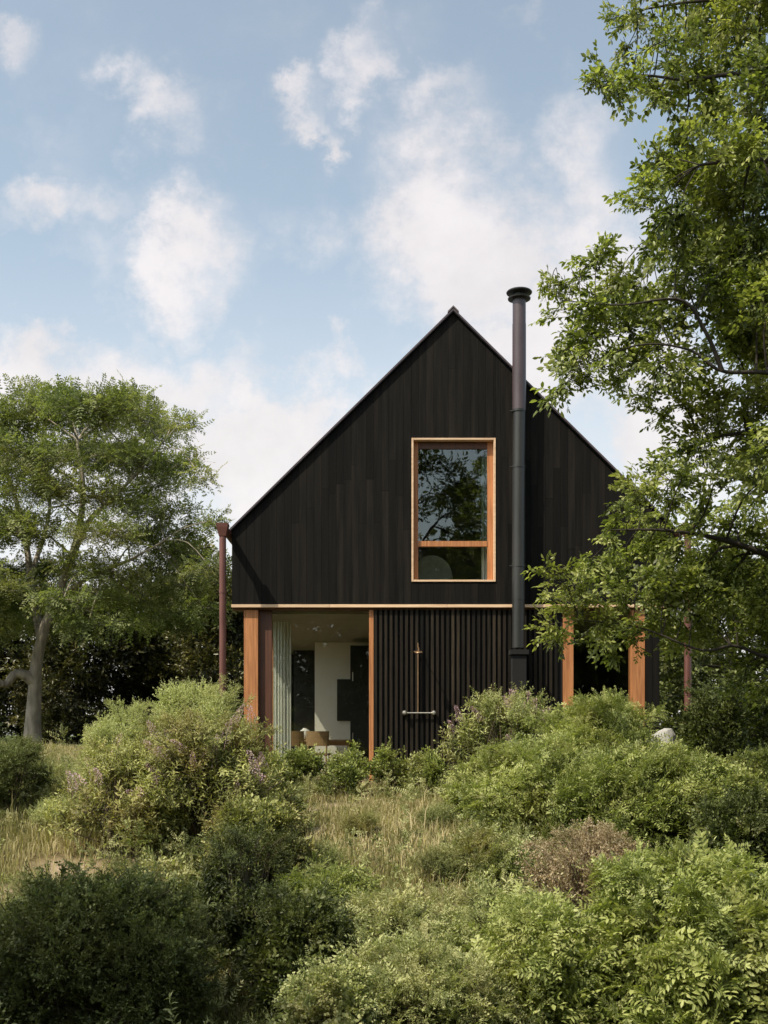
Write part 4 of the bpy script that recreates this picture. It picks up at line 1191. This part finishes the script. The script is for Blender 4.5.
    for i, (px, top, d, w, lab, tm, mt) in enumerate([(362, 814, 13.0, 36, 'small dark green shrub in the middle of the dry slope', T_FINE, 'L_budd'), (285, 800, 13.4, 50, 'small green weed clump beside the mauve bush', T_SMALL, 'L_soft'), (440, 806, 13.6, 50, 'straw green weed clump above the soft shrub', T_FINE, 'L_soft'),
                                                      (440, 848, 11.2, 60, 'pale fine leaved clump on the lower slope', T_FINE, 'L_soft'), (492, 838, 11.0, 70, 'mixed weed clump left of the withered shrub', T_SUMAC, 'L_soft'), (318, 842, 11.0, 45, 'fine leaved clump above the leafy sapling', T_FINE, 'L_soft'), (60, 800, 13.6, 60, 'grassy green clump between dark edge bush and mauve bush', T_FINE, 'L_grey'), (20, 878, 9.5, 80, 'weed clump left above the dark corner bush', T_FINE, 'L_soft'), (160, 862, 10.4, 90, 'leafy weed clump above the dark corner bush', T_SMALL, 'L_soft')]):
        B('weed_clump', lab, px, top, d, w, .8, tm, M[mt], n=190, lobes=10, sc_rng=(.55, .95), tone0=.5, seed=50 + i, up=.9, stems=12, cat='plant', group='weed clumps on the dry slope')


def build_grass():
    global rng
    rng = np.random.default_rng(12)
    n = 270000
    d = 4.5 + 27.0 * rng.random(n) ** 1.25
    x = (rng.random(n) * 2 - 1) * (0.46 * d + 1.6)
    y = CAMY + d
    keep = ~((np.abs(x - XC) < 4.25) & (y > -0.05) & (y < 12))
    for (cx, cy, rr) in BARE:
        keep &= ~((np.hypot(x - cx, y - cy) < rr * 1.25) & (rng.random(n) < .85))
    x, y, d = x[keep], y[keep], d[keep]; n = len(x)
    z = ground(x, y) - 0.015
    px = 384 + F * x / d; pyg = 735 - F * (z - E) / d
    dry = 0.5 + 0.35 * hum(x + 3.1, y * 1.3, 1.15) + .3 * hum(x * 2.7, y * 2.9 + 1.0, 1.3)
    path = np.exp(-((px - 385) / 110) ** 4) * np.exp(-((d - 13.8) / 4.6) ** 4) * (0.62 + .38 * hum(x * 2.1 + 1, y * 2.3))
    leftp = np.exp(-((px - 45) / 75) ** 2) * np.exp(-((d - 12.0) / 2.0) ** 2)
    tone = np.clip(0.18 + 0.40 * dry + 0.58 * path + 0.40 * leftp + rng.normal(size=n) * 0.16, 0, 1)
    tone = np.where(d > 21.5, np.clip(0.35 + 0.2 * dry + rng.normal(size=n) * .12 + 0.25 * (x < -3), 0, 1), tone)
    h = rng.uniform(0.07, 0.24, n) * (1 + 0.35 * hum(x * 1.7, y * 1.7)) * np.where(d > 21.5, .55, 1.0) * np.where((x > 4) & (d > 20), .45, 1)
    h *= 1 - .3 * path
    h *= np.where(rng.random(n) < .05, 2.0, 1.0)
    a = rng.uniform(0, 2 * np.pi, n); lean = rng.uniform(.1, .75, n)
    w = rng.uniform(.0022, .0050, n) * (1 + d / 22)
    dirv = np.stack([np.cos(a), np.sin(a), np.zeros(n)], -1)
    b = rng.uniform(0, 2 * np.pi, n); sd = np.stack([np.cos(b), np.sin(b), np.zeros(n)], -1)
    base = np.stack([x, y, z], -1)
    up = np.array([0, 0, 1.0])
    mid = base + up * (h * .6)[:, None] + dirv * (lean * h * .25)[:, None]
    tip = base + up * (h * (1 - .35 * lean))[:, None] + dirv * (lean * h * .9)[:, None]
    V = np.stack([base - sd * w[:, None], base + sd * w[:, None], mid + sd * (w * .8)[:, None], mid - sd * (w * .8)[:, None], tip], 1).reshape(-1, 3)
    o5 = (np.arange(n) * 5)[:, None]
    Fc = np.concatenate([o5 + np.array([0, 1, 2]), o5 + np.array([0, 2, 3]), o5 + np.array([3, 2, 4])], 1).reshape(-1, 3)
    T = np.repeat(tone, 5)
    o = tri_mesh('meadow_grass', V, Fc, T, M['L_grass'])
    tag(o, 'dry straw and green meadow grass covering the slope', 'grass', kind='stuff')
    # forbs between the grass
    m = 3600
    d = 6.0 + 13.2 * rng.random(m) ** .9; x = (rng.random(m) * 2 - 1) * (0.42 * d + 1.0); y = CAMY + d
    px = 384 + F * x / d
    keep = rng.random(m) > 0.84 * np.exp(-((px - 380) / 105) ** 4) * np.exp(-((d - 15.0) / 3.4) ** 4)
    keep &= rng.random(m) > 0.9 * np.exp(-((px - 45) / 75) ** 4) * np.exp(-((d - 12.0) / 2.2) ** 4)
    keep &= rng.random(m) > 0.62 * np.exp(-((px - 390) / 95) ** 4) * np.exp(-((d - 11.5) / 2.5) ** 4)
    for (cx, cy, rr) in BARE: keep &= np.hypot(x - cx, y - cy) > rr
    x, y = x[keep], y[keep]; m = len(x)
    hh = rng.uniform(.06, .42, m) * (1 + .3 * hum(x * 1.3, y * 1.3))
    hh = np.where(rng.random(m) < .09, hh * 1.9, hh)
    tn = rng.normal(.52, .17, m)
    ps, ds2, ts, ss = [], [], [], []
    for lv in range(4):
        f = (lv + rng.random(m) * .6) / 4
        ps.append(np.stack([x + rng.normal(size=m) * .05, y + rng.normal(size=m) * .05, ground(x, y) + hh * f], -1))
        ds2.append(np.stack([rng.normal(size=m) * .55, rng.normal(size=m) * .55, np.ones(m) * (.5 + .6 * f)], -1))
        ts.append(np.clip(tn + (f - .5) * .25 + rng.normal(size=m) * .06, 0, 1)); ss.append(rng.uniform(.3, .7, m))
    V, Fc, T = inst(T_SMALL + T_LANCE + T_SUMAC + T_FINE + T_FINE, np.concatenate(ps), np.concatenate(ds2), rand_dir(4 * m), np.concatenate(ss), np.concatenate(ts))
    o = tri_mesh('undergrowth', V, Fc, T, M['L_soft'])
    tag(o, 'low leafy weeds growing through the meadow grass', 'undergrowth', kind='stuff')


def build_stone():
    rr = random.Random(8)
    bm = bmesh.new(); bmesh.ops.create_icosphere(bm, subdivisions=3, radius=1.0)
    for v in bm.verts:
        c = v.co
        k = 1 + 0.12 * math.sin(c.x * 4 + 1) + .1 * math.sin(c.y * 5 + c.z * 3) + rr.uniform(-.02, .02)
        v.co = Vector((c.x * .30 * k, c.y * .2 * k, max(-.3, min(.42, c.z * .55)) * k))
    me = bpy.data.meshes.new('boulder'); bm.to_mesh(me); bm.free()
    p = P(662, 738, 16.6)
    o = link_mesh('boulder', me, M['stone'])
    o.location = (p[0], p[1], p[2] - .36)
    tag(o, 'pale grey stone showing between bushes below the right cedar post', 'stone')


# ------------------------------------------------------------------ light, sky, camera
def build_world():
    w = bpy.data.worlds.new('World'); sc.world = w; w.use_nodes = True
    nt = w.node_tree; nt.nodes.clear()
    out = nt.nodes.new('ShaderNodeOutputWorld'); bg = nt.nodes.new('ShaderNodeBackground')
    sky = nt.nodes.new('ShaderNodeTexSky'); sky.sky_type = 'NISHITA'; sky.sun_disc = False
    el = math.asin(SUN[2]); az = math.atan2(SUN[0], SUN[1])
    sky.sun_elevation = el; sky.sun_rotation = az
    sky.altitude = 0; sky.air_density = 1.0; sky.dust_density = 1.5; sky.ozone_density = 1.0
    tc = nt.nodes.new('ShaderNodeTexCoord')
    sep = nt.nodes.new('ShaderNodeSeparateXYZ'); nt.links.new(tc.outputs['Generated'], sep.inputs[0])
    # sky slightly hazed
    hs = nt.nodes.new('ShaderNodeHueSaturation'); hs.inputs['Saturation'].default_value = SKY_SAT; hs.inputs['Value'].default_value = SKY_VAL
    nt.links.new(sky.outputs[0], hs.inputs['Color'])
    skyc = mix(nt, 1.0, hs.outputs[0], (0.96, 0.985, 0.90), 'MULTIPLY')
    ay = math_n(nt, 'MAXIMUM', math_n(nt, 'ABSOLUTE', sep.outputs[1]), 0.12)
    u = math_n(nt, 'DIVIDE', sep.outputs[0], ay); v = math_n(nt, 'DIVIDE', sep.outputs[2], ay)
    cb = nt.nodes.new('ShaderNodeCombineXYZ'); nt.links.new(u, cb.inputs[0]); nt.links.new(v, cb.inputs[1])
    n1 = noise(nt, cb.outputs[0], 6.0, 9, 0.62)
    # warp
    wv = nt.nodes.new('ShaderNodeVectorMath'); wv.operation = 'SUBTRACT'; nt.links.new(n1.outputs['Color'], wv.inputs[0]); wv.inputs[1].default_value = (.5, .5, .5)
    ws = nt.nodes.new('ShaderNodeVectorMath'); ws.operation = 'SCALE'; nt.links.new(wv.outputs[0], ws.inputs[0]); ws.inputs['Scale'].default_value = 0.30
    wa = nt.nodes.new('ShaderNodeVectorMath'); wa.operation = 'ADD'; nt.links.new(cb.outputs[0], wa.inputs[0]); nt.links.new(ws.outputs[0], wa.inputs[1])
    # cloud banks of the sky: direction (u, v), half sizes, density
    clouds = [(40, 165, 70, 36, .8), (100, 185, 60, 34, .55), (75, 125, 50, 40, .3), (175, 95, 36, 46, .7), (205, 245, 52, 66, .95), (130, 240, 60, 40, .35), (8, 45, 34, 26, .5), (372, 74, 26, 24, .6), (292, 92, 34, 18, .75), (455, 235, 118, 84, 1.2), (442, 118, 40, 26, .5),
              (590, 160, 60, 80, .7), (630, 230, 110, 70, .95), (540, 330, 130, 90, 1.1), (290, 440, 150, 62, 1.35), (70, 385, 190, 55, 1.25), (650, 430, 130, 110, 1.2), (190, 480, 150, 75, 1.3), (150, 330, 60, 40, .35), (500, 40, 30, 16, .35), (60, 230, 60, 30, .35)]
    acc = None
    for (px, py, rx, ry, k) in clouds:
        cu, cv = (px - 384) / F, (735 - py) / F
        s1 = nt.nodes.new('ShaderNodeVectorMath'); s1.operation = 'SUBTRACT'; nt.links.new(wa.outputs[0], s1.inputs[0]); s1.inputs[1].default_value = (cu, cv, 0)
        s2 = nt.nodes.new('ShaderNodeVectorMath'); s2.operation = 'MULTIPLY'; nt.links.new(s1.outputs[0], s2.inputs[0]); s2.inputs[1].default_value = (F / rx, F / ry, 0)
        ln = nt.nodes.new('ShaderNodeVectorMath'); ln.operation = 'LENGTH'; nt.links.new(s2.outputs[0], ln.inputs[0])
        mr = nt.nodes.new('ShaderNodeMapRange'); mr.interpolation_type = 'SMOOTHSTEP'
        nt.links.new(ln.outputs[1], mr.inputs[0])
        mr.inputs[1].default_value = 0.0; mr.inputs[2].default_value = 1.75; mr.inputs[3].default_value = k * .92; mr.inputs[4].default_value = 0.0
        acc = mr.outputs[0] if acc is None else math_n(nt, 'MAXIMUM', acc, mr.outputs[0])
    n2 = noise(nt, cb.outputs[0], 13.0, 10, 0.66)
    fl = math_n(nt, 'MULTIPLY_ADD', n2.outputs[0], 2.9, -1.45)
    body = math_n(nt, 'MULTIPLY', acc, math_n(nt, 'ADD', 1.0, fl))
    n3 = noise(nt, cb.outputs[0], 3.0, 8, 0.62)
    wisp = nt.nodes.new('ShaderNodeMapRange'); nt.links.new(n3.outputs[0], wisp.inputs[0])
    wisp.inputs[1].default_value = .42; wisp.inputs[2].default_value = .8; wisp.inputs[3].default_value = 0; wisp.inputs[4].default_value = .75
    body = math_n(nt, 'ADD', body, wisp.outputs[0])
    low = nt.nodes.new('ShaderNodeMapRange'); nt.links.new(v, low.inputs[0]); low.interpolation_type = 'SMOOTHSTEP'
    low.inputs[1].default_value = 0.02; low.inputs[2].default_value = 0.60; low.inputs[3].default_value = .95; low.inputs[4].default_value = 0
    body = math_n(nt, 'MAXIMUM', body, low.outputs[0])
    sm = nt.nodes.new('ShaderNodeMapRange'); sm.interpolation_type = 'SMOOTHSTEP'; nt.links.new(body, sm.inputs[0])
    sm.inputs[1].default_value = 0.06; sm.inputs[2].default_value = 1.15; sm.inputs[3].default_value = 0; sm.inputs[4].default_value = .95
    above = nt.nodes.new('ShaderNodeMapRange'); nt.links.new(sep.outputs[2], above.inputs[0])
    above.inputs[1].default_value = -0.02; above.inputs[2].default_value = 0.02
    hi = nt.nodes.new('ShaderNodeMapRange'); nt.links.new(v, hi.inputs[0]); hi.inputs[1].default_value = .15; hi.inputs[2].default_value = .7
    fwd = nt.nodes.new('ShaderNodeMapRange'); nt.links.new(sep.outputs[1], fwd.inputs[0]); fwd.inputs[1].default_value = -.35; fwd.inputs[2].default_value = .1; fwd.inputs[3].default_value = .4; fwd.inputs[4].default_value = 1
    ccol = mix(nt, hi.outputs[0], CLOUD_LO, CLOUD_HI)
    sh = nt.nodes.new('ShaderNodeMapRange'); nt.links.new(n1.outputs[0], sh.inputs[0]); sh.inputs[1].default_value = .38; sh.inputs[2].default_value = .62; sh.inputs[3].default_value = .90; sh.inputs[4].default_value = 1.04
    cc = nt.nodes.new('ShaderNodeVectorMath'); cc.operation = 'SCALE'; nt.links.new(ccol, cc.inputs[0]); nt.links.new(sh.outputs[0], cc.inputs['Scale']); ccol = cc.outputs[0]
    cov = math_n(nt, 'MULTIPLY', math_n(nt, 'MULTIPLY', sm.outputs[0], fwd.outputs[0]), above.outputs[0])
    col = mix(nt, cov, skyc, ccol)
    nt.links.new(col, bg.inputs[0]); bg.inputs[1].default_value = SKY_STR
    nt.links.new(bg.outputs[0], out.inputs[0])


SKY_STR = 0.12
SKY_SAT = 0.68; SKY_VAL = 1.9
CLOUD_HI = (7.0, 6.7, 6.85); CLOUD_LO = (8.3, 7.95, 7.9)


def build_light_camera():
    l = bpy.data.lights.new('sun', 'SUN'); l.energy = 5.0; l.angle = R(0.53); l.color = (1.0, 0.91, 0.74)
    o = bpy.data.objects.new('sun', l); COL.objects.link(o)
    o.rotation_euler = Vector([float(-v) for v in SUN]).to_track_quat('-Z', 'Y').to_euler()
    o.location = (-20, -30, 40)
    c = bpy.data.cameras.new('camera'); co = bpy.data.objects.new('camera', c); COL.objects.link(co)
    co.location = (0, CAMY, E); co.rotation_euler = (math.pi / 2, 0, 0)
    c.sensor_fit = 'AUTO'; c.sensor_width = 36.0; c.lens = F / 1024 * 36.0
    c.shift_y = (735 - 512) / 1024
    c.clip_end = 3000; c.clip_start = 0.05
    sc.camera = co
    sc.view_settings.view_transform = 'Standard'; sc.view_settings.look = 'None'
    sc.view_settings.exposure = 0; sc.view_settings.gamma = 1
    sc.render.resolution_x = 768; sc.render.resolution_y = 1024
    sc.cycles.use_denoising = True
    sc.cycles.max_bounces = 8; sc.cycles.transparent_max_bounces = 12; sc.cycles.transmission_bounces = 4; sc.cycles.diffuse_bounces = 6


build_world()
build_light_camera()
build_ground()
build_house()
build_shower()
build_interior()
build_trees()
build_far_wood()
build_bushes()
build_grass()
build_stone()
